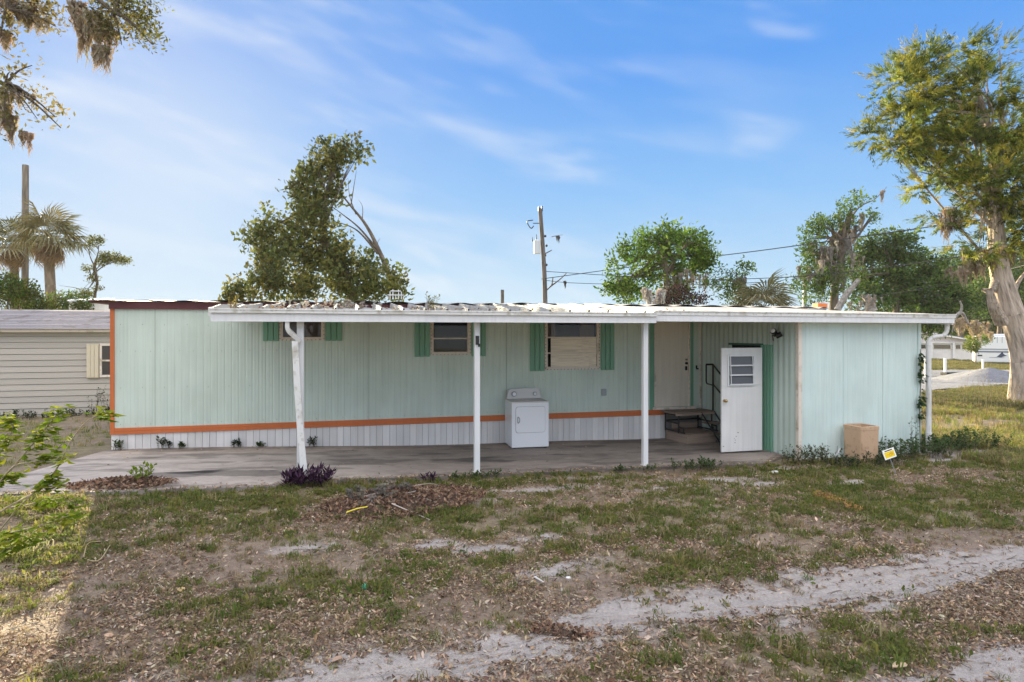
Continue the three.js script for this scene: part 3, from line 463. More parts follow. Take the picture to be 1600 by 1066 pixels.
// ------------------------------------------------------------ porch steps
{
  const t = thing('porch_steps', 'weathered wooden steps with black metal frame below the cream door', 'steps', [6.78, -0.035, 0.10], 0.13);
  for (const x of [0.02, 0.70]) part('side_board', box(0.06, 0.19, 0.68, x, 0.095, 0.30), M.woodLight, t);
  part('front_board', rbox(0.74, 0.19, 0.05, 0.36, 0.095, 0.655, 0.006), M.woodLight, t);
  for (let i = 0; i < 3; i++) part('base_plank', rbox(0.72, 0.025, 0.2, 0.36, 0.205, 0.12 + i * 0.21, 0.005), M.wood, t);
  part('riser', box(0.66, 0.12, 0.03, 0.40, 0.30, 0.06), M.woodLight, t);
  for (let i = 0; i < 4; i++) part('platform_plank', rbox(1.02, 0.04, 0.125, 0.36, 0.615, 0.02 + i * 0.132, 0.006), M.wood, t);
  part('platform_board', box(1.02, 0.035, 0.02, 0.36, 0.585, 0.492), M.woodLight, t);
  const bar = (pts, r = 0.015) => limb(pts, r, r, 6, 0, 1, 12), B = [];
  const line = (a, b, r = 0.016) => { const d = b.clone().sub(a), g = new THREE.CylinderGeometry(r, r, d.length(), 7); g.applyQuaternion(new THREE.Quaternion().setFromUnitVectors(V(0, 1, 0), d.clone().normalize())); g.translate((a.x + b.x) / 2, (a.y + b.y) / 2, (a.z + b.z) / 2); return g.toNonIndexed(); };
  for (const x of [-0.06, 0.80]) { B.push(line(V(x, 0.2, 0.0), V(x, 0.6, 0.0)), line(V(x, 0.2, 0.46), V(x, 0.6, 0.46)), line(V(x, 0.57, 0), V(x, 0.57, 0.46)), line(V(x, 0.4, 0), V(x, 0.4, 0.46)), line(V(x, 0.23, 0), V(x, 0.23, 0.66)), line(V(x, 0.33, 0.46), V(x, 0.33, 0.62)), line(V(x, 0.33, 0.62), V(x, 0.22, 0.62))); }
  B.push(line(V(-0.06, 0.42, 0.05), V(0.80, 0.42, 0.05)), line(V(0.80, 0.05, 0.5), V(0.80, 0.3, 0.5)));
  for (const s of [0.52, 0.86]) B.push(line(V(s, 0.62, 0.46), V(s, 0.05, 1.06)), line(V(s, 0.0, 1.06), V(s, 0.2, 1.06)));
  part('metal_frame', merge(B), M.black, t);
  part('tread', rbox(0.36, 0.03, 0.2, 0.69, 0.40, 0.58, 0.005), M.wood, t); part('tread', rbox(0.36, 0.03, 0.2, 0.69, 0.21, 0.80, 0.005), M.wood, t);
  const hr = [V(0.84, 0.62, 0.45), V(0.84, 1.62, 0.45)];
  part('handrail', merge([line(...hr, 0.02), line(V(0.66, 1.625, 0.45), V(0.84, 1.625, 0.45), 0.02), line(V(0.66, 1.62, 0.45), V(0.66, 1.27, 0.45)), bar([V(0.66, 1.27, 0.45), V(0.68, 1.22, 0.45), V(0.75, 1.20, 0.45), V(0.84, 1.18, 0.45)]), line(V(0.84, 1.62, 0.45), V(0.92, 0.98, 1.15), 0.018), line(V(0.84, 1.2, 0.45), V(0.92, 0.62, 1.15)), line(V(0.92, 0.0, 1.15), V(0.92, 1.0, 1.15), 0.018)]), M.black, t);
}

// ------------------------------------------------------------ planter and the two little signs
{
  const t = thing('planter', 'empty square terracotta planter box in front of mint wall', 'planter', [9.26, -0.06, 2.83], 0.02);
  const ring = (hw, y) => { const r = 0.035, p = []; for (let i = 0; i < 4; i++) for (let k = 0; k <= 4; k++) { const a = (i + k / 4) * Math.PI / 2, sx = [1, -1, -1, 1][i], sz = [1, 1, -1, -1][i]; p.push([sx * (hw - r) + Math.cos(a) * r, y, sz * (hw - r) + Math.sin(a) * r]); } return p; };
  const rings = [ring(0.20, 0), ring(0.212, 0.56), ring(0.216, 0.565), ring(0.216, 0.62), ring(0.21, 0.626), ring(0.18, 0.626), ring(0.176, 0.50)], pos = [];
  for (let i = 0; i + 1 < rings.length; i++) { const a = rings[i], b = rings[i + 1], n = a.length; for (let k = 0; k < n; k++) { const m = (k + 1) % n; pos.push(...a[k], ...b[k], ...b[m], ...a[k], ...b[m], ...a[m]); } }
  part('pot', muv(raw(pos)), M.terracotta, t); part('soil_fill', box(0.34, 0.02, 0.34, 0, 0.46, 0), M.soil, t);
}
{
  const sc = document.createElement('canvas'); sc.width = 256; sc.height = 176; const g = sc.getContext('2d');
  g.fillStyle = '#f3f1ea'; g.fillRect(0, 0, 256, 176); g.fillStyle = '#1d1d1d'; g.fillRect(42, 14, 170, 20); g.fillStyle = '#f2cf0c'; g.fillRect(20, 44, 216, 112); g.fillStyle = '#c8741a';
  const r = rng(3); for (let i = 0; i < 26; i++) g.fillRect(58 + r() * 130, 62 + Math.floor(r() * 5) * 16, 8 + r() * 22, 6 + r() * 3);
  const ct = new THREE.CanvasTexture(sc); ct.colorSpace = THREE.SRGBColorSpace;
  const t = thing('yard_sign', 'small yellow and white yard sign leaning on a wire stake', 'sign', [8.84, -0.01, 4.0], -0.1);
  const plate = part('plate', rbox(0.23, 0.16, 0.006, 0, 0, 0, 0.003), M.white, t), face = part('printed_face', new THREE.PlaneGeometry(0.222, 0.152), std([1, 1, 1], 0.5, { map: ct }), plate);
  face.position.z = 0.0045; plate.position.set(-0.11, 0.285, 0); plate.rotation.set(-0.18, 0, 0.26);
  part('stake', merge([limb([V(0.0, -0.05, 0.0), V(-0.06, 0.12, 0), V(-0.12, 0.28, -0.012), V(-0.15, 0.5, -0.03)], 0.008, 0.006, 6)]), M.greyMetal, t);
  const w = thing('fallen_sign', 'small white lawn sign tipped sideways in the weeds', 'sign', [8.36, 0.0, 3.25], 0.9);
  const pl = part('plate', rbox(0.2, 0.14, 0.006, 0, 0, 0, 0.003), M.white, w); pl.position.set(0.02, 0.16, 0); pl.rotation.set(0.4, 0, -0.7);
  part('stake', limb([V(0.06, -0.05, 0.02), V(0.04, 0.1, 0), V(-0.05, 0.3, 0)], 0.006, 0.005, 6), M.greyMetal, w);
}
//@@PLANTS
// ------------------------------------------------------------ leaves, crowns, moss
const col4 = (list, r, v = 0.12) => { const c = list[Math.floor(r() * list.length)], k = 1 + (r() - 0.5) * 2 * v; return col(c[0] * k * (1 + (r() - 0.5) * v), c[1] * k, c[2] * k * (1 + (r() - 0.5) * v)); };
function leafTris(L, W, M4, out, fold = 0.18) {      // one folded leaf, base at the origin, tip along +y
  const p = [[0, 0, 0], [-W / 2, L * 0.45, fold * W], [0, L, 0], [W / 2, L * 0.45, fold * W]].map((a) => V(...a).applyMatrix4(M4));
  for (const k of [0, 2, 1, 0, 3, 2]) out.push(p[k].x, p[k].y, p[k].z);
}
function clump(n, L, W, R, seed, flat = 0) {
  const r = rng(seed), out = [], M4 = new THREE.Matrix4();
  for (let i = 0; i < n; i++) {
    const d = V(r() - 0.5, (r() - 0.5) * (1 - flat), r() - 0.5).normalize().multiplyScalar(R * Math.cbrt(r())), s = 0.7 + 0.6 * r();
    M4.compose(d, quat(r, 2.6), V(s, s, s)); leafTris(L, W, M4, out);
  }
  return raw(out);
}
function spray(n, L, W, len, seed) {                  // feathery plume along +y
  const r = rng(seed), out = [], M4 = new THREE.Matrix4();
  for (let i = 0; i < n; i++) { const t = r(), a = r() * 6.28; M4.compose(V(Math.cos(a) * 0.05 * len, t * len * 0.85, Math.sin(a) * 0.05 * len), new THREE.Quaternion().setFromEuler(new THREE.Euler(0.35 + 0.6 * r(), a, 0, 'YXZ')), V(1, 1, 1).multiplyScalar((1.1 - 0.6 * t) * (0.7 + 0.5 * r()))); leafTris(L, W, M4, out, 0.1); }
  return raw(out);
}
function mossGeo(n, seed) {                           // hanging strands, one metre long
  const r = rng(seed), out = [];
  for (let i = 0; i < n; i++) {
    const x0 = (r() - 0.5) * 0.28, z0 = (r() - 0.5) * 0.28, ln = 0.45 + 0.55 * r(), w = 0.035 + 0.03 * r(), a = r() * 6.28; let px = x0, pz = z0, py = 0;
    for (let k = 0; k < 6; k++) {
      const t = (k + 1) / 6, nx = x0 * (1 - 0.6 * t) + 0.05 * Math.sin(a + k * 1.7), nz = z0 * (1 - 0.6 * t) + 0.05 * Math.cos(a * 1.3 + k * 2.1), ny = -ln * t, w0 = w * (1 - k / 6.5), w1 = w * (1 - (k + 1) / 6.5), c = Math.cos(a + k * 0.6), s = Math.sin(a + k * 0.6);
      const A = [px - c * w0, py, pz - s * w0], B = [px + c * w0, py, pz + s * w0], C = [nx + c * w1, ny, nz + s * w1], D = [nx - c * w1, ny, nz - s * w1];
      out.push(...A, ...D, ...C, ...A, ...C, ...B); px = nx; py = ny; pz = nz;
    }
  }
  return raw(out);
}
const CL = { oak: [1, 2].map((s) => clump(14, 0.17, 0.085, 0.34, s)), fine: [3, 4].map((s) => clump(16, 0.10, 0.05, 0.22, s)), big: clump(14, 0.26, 0.14, 0.5, 5), cedar: spray(26, 0.17, 0.035, 0.62, 6), near: clump(12, 0.085, 0.032, 0.19, 7) }, MOSS = mossGeo(9, 8);
// leaves over lumpy shells round the given blobs [centre, radius]
function leaves(parent, blobs, geo, cols, dens, seed, o = {}) {
  const r = rng(seed), list = [];
  for (const [c, R] of blobs) {
    const n = Math.ceil(dens * R * R * (o.vol ? R : 1));
    for (let i = 0; i < n; i++) {
      const d = V(r() - 0.5, r() - 0.5, r() - 0.5).normalize(), k = R * (0.35 + 0.72 * Math.sqrt(r())), p = c.clone().add(V(d.x * k, d.y * k * (o.flat ?? 0.85), d.z * k));
      const f = o.gap ?? 1.4 / R; if (fbm3(p.x * f * 1.6, p.y * f * 1.9, p.z * f * 1.6, 3, 7) < (o.thr ?? 0.42)) continue;
      const q = o.out ? new THREE.Quaternion().setFromUnitVectors(V(0, 1, 0), V(d.x + (r() - 0.5) * 0.7, d.y * 0.7 + (o.up ?? 0.1) + (r() - 0.5) * 0.7, d.z + (r() - 0.5) * 0.7).normalize()) : quat(r, 2);
      list.push({ p, q, s: (o.s ?? 1) * (0.7 + 0.6 * r()), c: col4(cols, r, o.v ?? 0.22) });
    }
  }
  return copies(o.name ?? 'crown', geo, o.mat ?? M.leaf, list, parent);
}
function hang(parent, spots, seed, cols = [[0.30, 0.27, 0.23], [0.38, 0.34, 0.29], [0.24, 0.21, 0.18]]) {   // [point, length, how many, spread]
  const r = rng(seed), list = [];
  for (const [p, len, n, sp] of spots) for (let i = 0; i < n; i++) { const s = len * (0.5 + 0.7 * r()); list.push({ p: p.clone().add(V((r() - 0.5) * sp * 2, (r() - 0.5) * sp, (r() - 0.5) * sp * 2)), q: quat(r, 0.25), s: V(0.6 * s + 0.15, s, 0.6 * s + 0.15), c: col4(cols, r, 0.2) }); }
  return copies('spanish_moss', MOSS, M.moss, list, parent);
}
const GREENS = { mid: [[0.116, 0.188, 0.030], [0.085, 0.150, 0.027], [0.155, 0.225, 0.041], [0.062, 0.112, 0.024]], dark: [[0.070, 0.112, 0.034], [0.046, 0.083, 0.027], [0.093, 0.150, 0.041]], olive: [[0.155, 0.165, 0.041], [0.116, 0.120, 0.034], [0.093, 0.083, 0.034], [0.202, 0.210, 0.054]], bright: [[0.155, 0.270, 0.027], [0.202, 0.300, 0.034], [0.109, 0.195, 0.024]], gold: [[0.36, 0.36, 0.045], [0.28, 0.31, 0.045], [0.19, 0.23, 0.04], [0.42, 0.38, 0.07], [0.10, 0.14, 0.03], [0.06, 0.085, 0.022], [0.15, 0.19, 0.035]], hazed: [[0.330, 0.263, 0.119], [0.232, 0.198, 0.085], [0.174, 0.160, 0.059]] };  // last palette lightened and warmed: haze put into the leaf colour
// blobs as [px, py, radius in px, extra depth]; the points become metres at distance d
function tree(name, label, cat, o) {
  const t = thing(name, label, cat, [0, 0, 0], 0, o.group), d = o.d, r = rng(o.seed), sc = d / 1000;
  const B = o.blobs.map(([x, y, R, dd = (r() - 0.5) * R * sc * 1.6]) => [at(x, y, d + dd), R * sc]);
  if (o.trunk) {
    const T = o.trunk.map(([x, y, dd = 0]) => y === 'g' ? (() => { const q = at(x, 518, d + dd); q.y = G(q.x, q.z) - 0.1; return q; })() : at(x, y, d + dd));
    part('trunk', limb(T, o.r0, o.r1, o.rad ?? 8, o.bump ?? 0.12, o.seed), o.bark ?? M.bark, t);
    const C = new THREE.CatmullRomCurve3(T), gs = [];
    for (const [c, R] of B) { if (r() > (o.limbs ?? 0.8)) continue; const s = clamp(0.45 + 0.5 * r(), 0, 0.97), a = C.getPoint(s), m = a.clone().lerp(c, 0.5).add(V((r() - 0.5) * R, 0.25 * R * r(), (r() - 0.5) * R)); const rr = o.br ?? o.r0 * 0.34; gs.push(limb([a, m, c.clone().add(V(0, R * 0.2, 0))], rr, rr * 0.18, 5, 0.1, 3)); for (let k = 0; k < 3; k++) { const e = c.clone().add(V((r() - 0.5) * 1.8 * R, (r() - 0.4) * 1.3 * R, (r() - 0.5) * 1.8 * R)); gs.push(limb([m, m.clone().lerp(e, 0.5).add(V(0, 0.1 * R, 0)), e], rr * 0.4, rr * 0.08, 4)); } }
    for (const b of o.bare ?? []) gs.push(limb(b.p.map(([x, y, dd = 0]) => at(x, y, d + dd)), b.r, b.r * 0.2, 5, 0.1, 4));
    for (const g of gs) part('branch', g, o.bark ?? M.bark, t);
  }
  leaves(t, B, o.geo ?? CL.oak[0], o.cols ?? GREENS.mid, o.dens ?? 120, o.seed + 1, o.look);
  if (o.moss) hang(t, o.moss.map(([x, y, len, n, sp, dd = 0]) => [at(x, y, d + dd), len * sc, n, sp * sc]), o.seed + 2, o.mossCols);
  return t;
}
// ---- trees beyond the roof
tree('laurel_oak', 'tall uneven dark green tree with one bare leaning limb rising behind the roof', 'tree', { d: 24, seed: 21, r0: 0.28, r1: 0.06, trunk: [[560, 'g'], [545, 440], [505, 370], [520, 260]], cols: [[0.16, 0.17, 0.05], [0.11, 0.135, 0.04], [0.23, 0.22, 0.065], [0.13, 0.125, 0.05], [0.08, 0.10, 0.035], [0.15, 0.17, 0.05]], geo: CL.oak[0], dens: 165, limbs: 0.5, br: 0.045, look: { thr: 0.46, gap: 1.5 },
  blobs: [[520, 242, 24], [543, 236, 20], [560, 244, 12], [500, 258, 24], [482, 288, 24], [512, 292, 24], [520, 318, 16], [482, 315, 30], [462, 300, 10], [470, 342, 26], [494, 348, 30], [430, 345, 14], [428, 362, 22], [405, 368, 16], [392, 378, 12], [412, 335, 10], [470, 385, 34], [432, 398, 28], [512, 398, 30], [545, 385, 16], [556, 408, 26], [450, 425, 44], [500, 432, 48], [556, 438, 42], [598, 445, 34], [408, 440, 30], [375, 456, 18], [618, 455, 14], [430, 455, 40], [360, 464, 10]],
  bare: [{ p: [[612, 440], [596, 400], [572, 352], [545, 318], [524, 292]], r: 0.11 }, { p: [[588, 388], [560, 355], [535, 335], [515, 320]], r: 0.05 }, { p: [[590, 395], [555, 358], [520, 345]], r: 0.05 }, { p: [[548, 322], [553, 290], [557, 266]], r: 0.025 }, { p: [[556, 335], [546, 305], [544, 280]], r: 0.022 }, { p: [[566, 345], [566, 322], [560, 312]], r: 0.02 }, { p: [[600, 408], [590, 380], [594, 372]], r: 0.03 }] });
tree('round_oak', 'bright green rounded tree behind the roof right of utility pole', 'tree', { d: 30, seed: 31, r0: 0.3, r1: 0.08, trunk: [[1045, 'g'], [1042, 450], [1040, 400], [1050, 370]], cols: GREENS.bright.concat(GREENS.mid), dens: 130, geo: CL.oak[1], limbs: 0.9, look: { v: 0.3, thr: 0.475, gap: 0.95 },
  blobs: [[1050, 362, 22], [1012, 372, 22], [1080, 372, 24], [1040, 385, 30], [990, 392, 22], [1098, 388, 20], [975, 410, 22], [1018, 412, 32], [1068, 408, 30], [962, 436, 18], [995, 438, 30], [1110, 402, 12], [1030, 446, 30], [952, 452, 10], [1095, 412, 16], [980, 462, 24], [1050, 455, 26]], moss: [[1075, 430, 30, 20, 24], [1050, 445, 24, 10, 20]] });
tree('red_bush', 'dull maroon brown bush low under the bright green tree', 'bush', { d: 27, seed: 35, trunk: [[1060, 'g'], [1060, 470]], r0: 0.05, r1: 0.02, limbs: 0.4, cols: [[0.09, 0.045, 0.04], [0.07, 0.05, 0.035], [0.05, 0.035, 0.03]], geo: CL.fine[0], dens: 260, blobs: [[1045, 462, 18], [1068, 464, 20], [1090, 468, 14], [1030, 470, 10]] });
const stump = (name, label, list) => { const t = thing(name, label, 'dead branch'); for (const [d, pts, r0, r1] of list) part('limb', limb(pts.map(([x, y]) => at(x, y, d)), r0, r1, 7, 0.25, 9), std([0.33, 0.31, 0.29], 0.95, { map: bark }), t); return t; };
hang(stump('mossy_snag', 'pale grey moss covered snag standing before the bright green tree', [[26, [[1014, 490], [1014, 470], [1010, 450]], 0.12, 0.05], [26, [[1018, 488], [1026, 468], [1036, 452]], 0.12, 0.05]]), [[at(1010, 452, 26), 0.6, 14, 0.2], [at(1034, 454, 26), 0.6, 14, 0.2], [at(1020, 464, 26), 0.4, 12, 0.3]], 41, [[0.42, 0.39, 0.36]]);
tree('sapling_oak', 'thin half bare tree with grey moss between two palms and bright oak', 'tree', { d: 29, seed: 43, r0: 0.12, r1: 0.03, trunk: [[1150, 'g'], [1155, 460], [1150, 425]], cols: GREENS.mid, geo: CL.fine[1], dens: 150, blobs: [[1130, 432, 14], [1162, 424, 16], [1115, 440, 10], [1128, 455, 16], [1150, 445, 14], [1102, 444, 8], [1145, 468, 20], [1168, 418, 8]], moss: [[1160, 436, 30, 16, 8], [1152, 446, 18, 10, 12]] });
tree('mossy_oak', 'tall spiky oak hung with grey moss behind the side room roof', 'tree', { d: 40, seed: 51, r0: 0.4, r1: 0.1, trunk: [[1300, 'g'], [1305, 450], [1318, 390], [1330, 330]], cols: GREENS.mid, geo: CL.oak[0], dens: 88, limbs: 0.9, look: { thr: 0.44 },
  blobs: [[1332, 322, 20], [1352, 308, 9], [1312, 338, 12], [1278, 352, 16], [1268, 368, 16], [1300, 352, 12], [1366, 338, 10], [1262, 392, 16], [1290, 400, 24], [1276, 410, 22], [1328, 352, 14], [1308, 420, 24], [1258, 428, 14], [1295, 440, 26], [1245, 445, 14], [1272, 455, 22]],
  moss: [[1310, 372, 40, 18, 16], [1335, 355, 30, 10, 8], [1285, 420, 40, 26, 26], [1270, 380, 24, 10, 10], [1380, 298, 22, 10, 3], [1300, 395, 40, 20, 24], [1340, 340, 24, 8, 12]], bare: [{ p: [[1330, 340], [1345, 322], [1366, 312], [1386, 292]], r: 0.06 }, { p: [[1310, 390], [1288, 360], [1280, 335]], r: 0.08 }, { p: [[1318, 380], [1352, 352], [1372, 340]], r: 0.07 }] });
tree('broad_oak', 'broad dense green tree spreading right of the mossy spiky oak', 'tree', { d: 46, seed: 57, r0: 0.4, r1: 0.12, trunk: [[1400, 'g'], [1400, 450], [1395, 410]], cols: GREENS.dark.concat(GREENS.mid), geo: CL.big, dens: 60, look: { thr: 0.38 },
  blobs: [[1345, 392, 24], [1380, 380, 24], [1410, 384, 24], [1370, 415, 34], [1415, 418, 36], [1452, 418, 28], [1345, 440, 26], [1395, 450, 38], [1445, 452, 38], [1480, 455, 26], [1500, 470, 22], [1430, 490, 40], [1470, 495, 34], [1360, 470, 30]], moss: [[1350, 400, 30, 12, 20], [1345, 430, 26, 14, 20]] });
hang(stump('broken_limb', 'pale broken tree limb leaning up behind the side room roof', [[38, [[1308, 485], [1322, 462], [1342, 437]], 0.2, 0.14], [38, [[1362, 486], [1358, 470], [1352, 462]], 0.35, 0.2]]), [[at(1358, 466, 38), 0.5, 20, 0.5], [at(1346, 478, 38), 0.6, 16, 0.6]], 61, [[0.36, 0.31, 0.26]]);
// ---- the big conifer on the right, its trunk in the sun
tree('cedar_tree', 'tall golden green conifer with thick pale peeling trunk at right edge', 'tree', { d: 20.5, seed: 71, r0: [0.60, 0.38, 0.30, 0.24, 0.16, 0.09, 0.05], r1: 0.1, rad: 40, bump: 0.26, br: 0.055, bark: M.barkPale, trunk: [[1614, 'g'], [1604, 560], [1582, 490], [1562, 420], [1556, 340], [1550, 240], [1525, 120]], cols: GREENS.gold, geo: CL.cedar, dens: 420, limbs: 0.55, look: { out: true, up: 0.12, thr: 0.505, v: 0.3, gap: 1.0 },
  blobs: [[1440, 100, 28], [1470, 92, 34], [1505, 84, 34], [1540, 96, 32], [1562, 82, 16], [1400, 122, 24], [1432, 140, 36], [1480, 132, 42], [1525, 140, 40], [1565, 150, 22], [1368, 155, 20], [1385, 178, 30], [1425, 185, 40], [1475, 182, 40], [1520, 190, 34], [1352, 186, 10], [1366, 212, 24], [1405, 222, 30], [1445, 232, 26], [1555, 205, 44], [1590, 190, 40], [1500, 226, 24], [1520, 250, 34], [1570, 248, 46], [1600, 260, 40], [1430, 270, 16], [1455, 268, 22], [1490, 272, 26], [1440, 292, 20], [1470, 300, 18], [1545, 290, 40], [1590, 305, 42], [1455, 330, 18], [1480, 345, 14], [1545, 335, 28], [1560, 372, 34], [1600, 355, 34], [1530, 390, 16], [1500, 382, 12]],
  moss: [[1478, 345, 36, 18, 10], [1482, 330, 40, 14, 14], [1440, 222, 26, 18, 24], [1470, 215, 26, 14, 20], [1545, 320, 40, 18, 24], [1520, 410, 34, 16, 16], [1545, 395, 34, 22, 26], [1495, 420, 30, 12, 12], [1580, 400, 30, 10, 18]], mossCols: [[0.30, 0.24, 0.17], [0.38, 0.31, 0.22], [0.24, 0.2, 0.15]],
  bare: [{ p: [[1558, 440], [1548, 455], [1535, 452]], r: 0.2 }, { p: [[1500, 232], [1482, 212], [1478, 205]], r: 0.09 }, { p: [[1552, 290], [1512, 245], [1480, 205]], r: 0.12 }, { p: [[1575, 470], [1592, 440], [1606, 420]], r: 0.12 }] });
part('broken_stub', limb([at(1566, 505, 20.2), at(1553, 478, 20), at(1546, 452, 19.9)], [0.18, 0.15, 0.09], 0.2, 24, 0.4, 12), M.barkPale, scene.children.at(-1));
// ---- woods on the right behind the houses
for (const [i, [x, y, R, d]] of [[1500, 425, 40, 80], [1560, 450, 44, 74], [1520, 480, 40, 90], [1590, 420, 50, 84], [1480, 492, 26, 88], [1600, 490, 40, 86]].entries())
  tree('woodland_tree', ['hazy green oak just right of the broad dense tree', 'grey green tree right behind the conifer trunk', 'low dark tree above the white house roof', 'pale tree at the right picture edge behind the conifer', 'shady tree over left end of white house', 'low tree behind the white camper'][i], 'tree', { d, seed: 80 + i, group: 'trees behind the far house', r0: 0.35, r1: 0.1, trunk: [[x, 'g'], [x + 3, y + R * 0.4], [x, y]], cols: GREENS.dark.concat(GREENS.mid), geo: CL.big, dens: 26, look: { s: 1.5, thr: 0.36 }, blobs: [[x, y - R * 0.3, R * 0.7], [x - R * 0.5, y + 6, R * 0.6], [x + R * 0.5, y + 4, R * 0.62], [x, y + R * 0.5, R * 0.7], [x - R * 0.4, y + R * 0.7, R * 0.5]], moss: [[x, y + 10, 26, 14, R * 0.7]] });
{ // driftwood-like limbs with hanging moss at the eave end
  const t = stump('dry_branches', 'tangle of sunlit dry branches beyond right end of the eave', [[34, [[1490, 500], [1502, 488], [1515, 508], [1530, 505], [1545, 520]], 0.1, 0.05], [34, [[1500, 492], [1503, 480], [1500, 470]], 0.08, 0.04], [34, [[1492, 498], [1488, 520]], 0.05, 0.03], [34, [[1500, 500], [1500, 522]], 0.05, 0.03]]);
  hang(t, [[at(1515, 506, 34), 0.6, 22, 0.5], [at(1530, 510, 34), 0.6, 22, 0.5], [at(1545, 518, 34), 0.5, 14, 0.4], [at(1495, 500, 34), 0.6, 14, 0.3]], 91, [[0.55, 0.45, 0.3], [0.45, 0.36, 0.24]]);
}
// ---- palms on the left
function frondGeo(seed, droop) {                      // a fan leaf on its stalk, along +y
  const r = rng(seed), out = [], n = 20, st = 0.95; const push = (...v) => v.forEach((p) => out.push(p.x, p.y, p.z));
  push(V(-0.025, 0, 0), V(0.025, 0, 0), V(0, st, 0.05), V(0, 0, 0.03), V(0, 0, -0.02), V(0, st, 0.05));
  for (let i = 0; i < n; i++) {
    const a = mix(-1.9, 1.9, i / (n - 1)), L = (1.05 + 0.25 * Math.cos(a * 0.8)) * (0.85 + 0.3 * r()), w = 0.04, dx = Math.sin(a), dy = Math.cos(a), b = V(0, st, 0.05), fold = 0.03;
    const m = V(dx * L * 0.55, st + dy * L * 0.55, 0.05 - 0.1 * droop), e = V(dx * L * 0.96, st + dy * L * 0.9, -0.45 * droop - 0.25 * droop * r()), s = V(dy * w, -dx * w, 0);
    push(b, m.clone().add(s).add(V(0, 0, fold)), m, b, m, m.clone().sub(s).add(V(0, 0, fold)), m, m.clone().add(s).add(V(0, 0, fold)), e, m, e, m.clone().sub(s).add(V(0, 0, fold)));
  }
  return raw(out);
}
const FR = [frondGeo(1, 0.6), frondGeo(2, 1), frondGeo(3, 1.5)], frondMats = [[0.19, 0.18, 0.075], [0.26, 0.22, 0.10], [0.15, 0.15, 0.06]].map((c) => new THREE.MeshPhysicalMaterial({ color: col(...c), roughness: 0.6, transmission: 0.3, thickness: 0, side: THREE.DoubleSide })), deadMats = [[0.34, 0.245, 0.15], [0.26, 0.18, 0.11]].map((c) => new THREE.MeshPhysicalMaterial({ color: col(...c), roughness: 0.85, transmission: 0.2, thickness: 0, side: THREE.DoubleSide }));
function palm(label, d, px, py, r, size, nLive, nDead, seed, name = 'sabal_palm', group) {
  const t = thing(name, label, 'palm', [0, 0, 0], 0, group), rr = rng(seed), top = at(px, py, d), foot = at(px + 3, 518, d); foot.y = G(foot.x, foot.z) - 0.1;
  if (r) part('trunk', limb([foot, foot.clone().lerp(top, 0.5).add(V(0.08, 0, 0)), top], r * 1.15, r, 10, 0.12, seed), std([0.27, 0.22, 0.17], 0.95, { map: bark }), t);
  for (let i = 0; i < nLive + nDead; i++) {
    const dead = i >= nLive, e = dead ? -0.75 - 0.6 * rr() : mix(1.35, -0.35, Math.pow((i + rr()) / nLive, 0.8)), a = i * 2.4 + rr() * 0.5, f = part(dead ? 'dead_frond' : 'frond', FR[dead ? 2 : e > 0.6 ? 0 : 1], (dead ? deadMats : frondMats)[Math.floor(rr() * (dead ? 2 : 3))], t);
    const dir = V(Math.cos(a) * Math.cos(e), Math.sin(e), Math.sin(a) * Math.cos(e)), y = dir, x = new THREE.Vector3().crossVectors(y, V(0, 1, 0)).normalize(), z = new THREE.Vector3().crossVectors(x, y);
    if (z.y < 0) { z.negate(); x.negate(); }
    f.quaternion.setFromRotationMatrix(new THREE.Matrix4().makeBasis(x, y, z)); f.position.copy(top); f.scale.setScalar(size * (dead ? 0.72 : 1) * (0.75 + 0.45 * rr()));
  }
  return t;
}
palm('sabal palm with full shaggy head and trunk left of small tree', 30, 75, 372, 0.2, 0.86, 30, 24, 101);
palm('sabal palm cut by left picture edge with drooping dry fronds', 33, 20, 384, 0.19, 0.8, 26, 22, 102);
palm('low yellow green palmetto with spiky fans behind the roof', 27, 1192, 486, 0, 0.85, 30, 6, 103, 'saw_palmetto');
{ const p = at(39, 518, 33); solo('dead_palm_trunk', limb([V(p.x, -0.1, p.z), V(p.x, 5, p.z), V(p.x + 0.02, 2.3 + 0.26 * 33, p.z)], 0.17, 0.145, 9, 0.1, 5), std([0.27, 0.235, 0.2], 0.95, { map: bark }), 'bare dead trunk without a crown standing above left palm', 'dead tree'); }
tree('umbrella_tree', 'small twisted tree with flat leafy tops beside the palms', 'tree', { d: 36, seed: 111, r0: 0.12, r1: 0.05, trunk: [[146, 'g'], [148, 462], [152, 440], [146, 420], [150, 405]], cols: GREENS.olive, geo: CL.fine[0], dens: 190, limbs: 1, look: { flat: 0.35, thr: 0.4 }, blobs: [[172, 402, 16], [190, 408, 12], [160, 410, 10], [150, 375, 10], [140, 382, 7], [138, 420, 8], [145, 435, 7], [152, 450, 7], [132, 460, 14]], bare: [{ p: [[148, 465], [125, 452], [92, 446]], r: 0.03 }] });
const hedge = [[12, 440, 16, 25, 'round yellow green shrub at left picture edge above grey roof'], [28, 452, 20, 26, 'leafy shrub in front of cut off palm trunk'], [60, 470, 16, 27, 'low bush between the two palm trunks'], [100, 468, 16, 27, 'low pale bush right of palm trunk above shed roof'], [128, 474, 10, 26, 'small bush next to the mobile home roof corner']];
for (const [i, [x, y, R, d, label]] of hedge.entries()) tree('shrub', label, 'shrub', { d, seed: 120 + i, r0: 0.06, r1: 0.02, trunk: [[x, 'g'], [x, y]], cols: GREENS.olive.concat(GREENS.mid), geo: CL.fine[1], dens: 170, limbs: 0.6, look: { thr: 0.38 }, blobs: [[x, y, R], [x - R * 0.7, y + R * 0.6, R * 0.8], [x + R * 0.7, y + R * 0.5, R * 0.8], [x, y + R, R]] });
